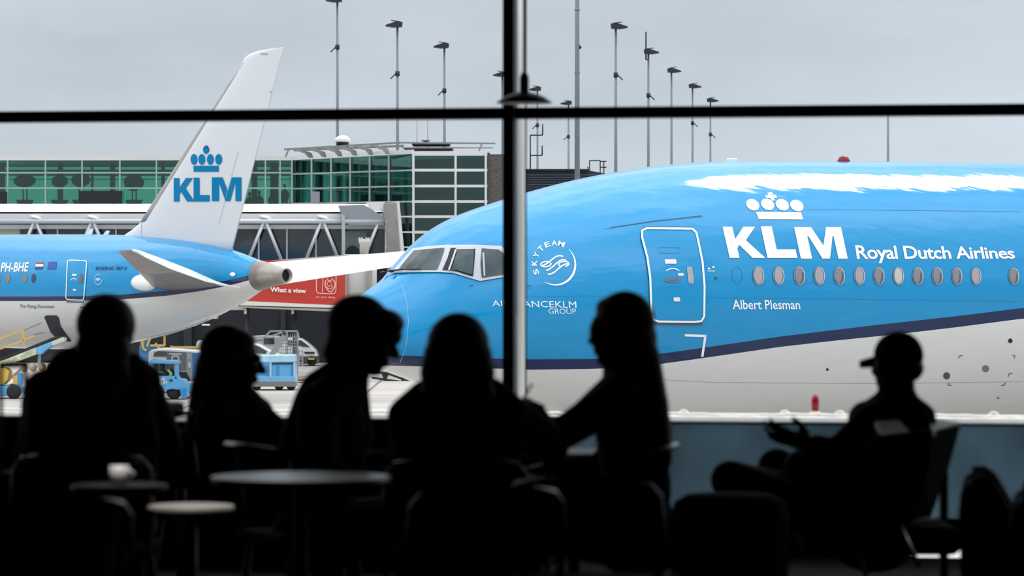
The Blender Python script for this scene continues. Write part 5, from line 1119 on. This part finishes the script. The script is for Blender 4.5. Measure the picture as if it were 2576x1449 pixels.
# lounge chair of the man
def lounge(name_label, q, rz, s=1., m=leather, wide=.36, hgt=1.0):
    r = empty('lounge_chair', (0, 0, 0), name_label, 'chair')
    rg = []
    for i in range(15):
        a = math.radians(-100 + 200 * i / 14); x = wide * math.sin(a) * 1.05; y = -.26 * math.cos(a); c = max(0, math.cos(a)); top = .60 + (hgt - .60) * c ** .6
        lean = -.16 * c
        rg.append([V(x, y, .34), V(x * .86, y * .78, .34), V(x * .9, y * .78 + lean, top - .02), V(x * .97, y * .9 + lean, top + .012), V(x * 1.04, y + lean - .01, top - .01)])
    MB().loft(rg, True).build('shell', m, r)
    MB().box((0, .08, .40), (wide * 1.7, .55, .12), Euler((.08, 0, 0))).build('seat', fab, r, .04, 3)
    for sx in (-1, 1): MB().tube([V(sx * .2, .26, .35), V(sx * .27, .33, .02), V(sx * .27, -.34, .02), V(sx * .2, -.2, .35)], .012, 10).build('leg_frame', chrome, r)
    r.location = q; r.rotation_euler = (0, 0, rz); return r
lc_ = empty('lounge_chair', flo(2260, 12.1), 'black lounge chair of the man in the cap, with pale painted sky glints and chrome runners', 'chair')
def quadslab(pts, th, name, m, bev=.012): return MB().prism([pp(x, y, d) for x, y, d in pts], (0, -th, 0)).build(name, m, lc_, bev, 3)
quadslab([(2196, 1090, 11.85), (2290, 1086, 11.85), (2345, 1082, 11.9), (2330, 1180, 11.95), (2290, 1315, 12.2), (2120, 1322, 12.2), (2150, 1200, 12.)], .05, 'backrest', fab)
quadslab([(2335, 1084, 11.9), (2412, 1068, 12.35), (2384, 1170, 12.4), (2338, 1298, 12.5), (2268, 1312, 12.2), (2310, 1200, 11.95)], .05, 'side_wing', fab)
pad = mat('highlight_paint_dim', (.20, .19, .19), .7)
MB().prism([pp(2200, 1060, 12.0), pp(2262, 1056, 12.05), pp(2288, 1086, 11.78), pp(2218, 1094, 11.78)], (0, 0, -.02)).build('painted_highlight', mat('highlight_paint', (.55, .53, .53), .6), lc_, .004)  # pale slabs imitate sky glinting off the chair's top edges
MB().prism([pp(2330, 1048, 12.6), pp(2414, 1062, 12.4), pp(2345, 1084, 11.88)], (0, 0, -.02)).build('painted_highlight', MATS['highlight_paint'], lc_, .004)
sq = flo(2200, 12.3); MB().box(V(sq.x, sq.y, .40), (.56, .5, .1)).build('seat', fab, lc_, .03, 3)
MB().tube([pp(2335, 1288, 12.45), pp(2352, 1325, 12.4), pp(2372, 1372, 12.35)], .009, 10).build('leg', chrome, lc_); MB().tube([pp(2260, 1320, 12.0), pp(2312, 1425, 11.9)], .010, 10).build('leg', chrome, lc_)
MB().tube([pp(2118, 1322, 12.1), pp(2134, 1352, 12.1), pp(2180, 1449, 12.0)], .009, 10).build('leg', chrome, lc_)
MB().bar(pp(2374, 1180, 12.5), V(pp(2374, 1180, 12.5).x, 12.5, .02), .03, .03).build('rear_post', blk, lc_)
MB().tube([V(pp(2280, 0, 12).x, 12., .02), V(pp(2400, 0, 12.5).x, 12.5, .02)], .014, 8).build('runner', chrome, lc_)
# tub chairs at the right edge
olive = mat('olive_piping', (.10, .075, .02), .6)
def tub(q, rz, label):
    r = empty('tub_chair', (0, 0, 0), label, 'armchair', 'tub chairs at the right edge'); prof = [(-.17, .05), (-.19, .62), (-.175, .685), (-.15, .71), (-.11, .712), (-.08, .69), (.045, .47), (.13, .30), (.24, .24), (.24, .05)]
    for sx in (-1, 1): MB().prism([V(sx * .30, y, z) for y, z in prof], V(-sx * .09, 0, 0)).build('side_panel', fab, r, .03, 3)
    MB().prism([V(-.3, -.188, .62), V(-.3, -.172, .68), V(-.3, -.15, .70), V(-.3, -.11, .70), V(-.3, -.09, .66), V(-.3, -.08, .1), V(-.3, -.165, .1)], V(.6, 0, 0)).build('backrest', fab, r, .03, 3)
    MB().box((0, .10, .30), (.46, .34, .16)).build('cushion', fab, r, .04, 3)
    for sx in (-1, 1): MB().tube([V(sx * .3, y, z + .004) for y, z in prof[3:8]], .009, 8).build('piping', olive, r)
    for sx in (-1, 1):
        for sy in (-1, 1): MB().tube([V(sx * .22, sy * .22, .06), V(sx * .22, sy * .22, 0)], .02, 8).build('foot', chrome, r)
    r.location = q; r.rotation_euler = (0, 0, rz); return r
t1 = tub(flo(2566, 10.75), -1.708, 'black tub chair with olive piping beside the lounge chair')
c = tree_copy(t1); c.location = flo(2705, 9.9); c.rotation_euler = (0, 0, -1.72); c['label'] = 'black tub chair cut off by the right frame edge'
# suitcase with its pulled out handle
q = flo(50, 10.75); sc_ = empty('suitcase', q, 'black trolley suitcase with raised handle at the left edge', 'suitcase')
MB().box(q + V(0, 0, .33), (.34, .22, .56)).build('shell', mat('suitcase_shell', (.006, .006, .007), .6), sc_, .04, 3)
for x in (32, 92): p = at(x, 700, 11.); MB().tube([V(p.x, q.y, .6), V(p.x, q.y, at(x, 912, 11.).z)], .0065, 8).build('handle_tube', blk, sc_)
MB().bar(V(at(26, 0, 11.).x, q.y, at(0, 913, 11.).z), V(at(98, 0, 11.).x, q.y, at(0, 911, 11.).z), .02, .02).build('handle_grip', blk, sc_, .004)
for sx in (-1, 1):
    for sy in (-1, 1): MB().lathe(q + V(sx * .13 - .012, sy * .07, .025), [(.025, 0), (.025, .024)], 16, (1, 0, 0)).build('wheel', tyre, sc_)
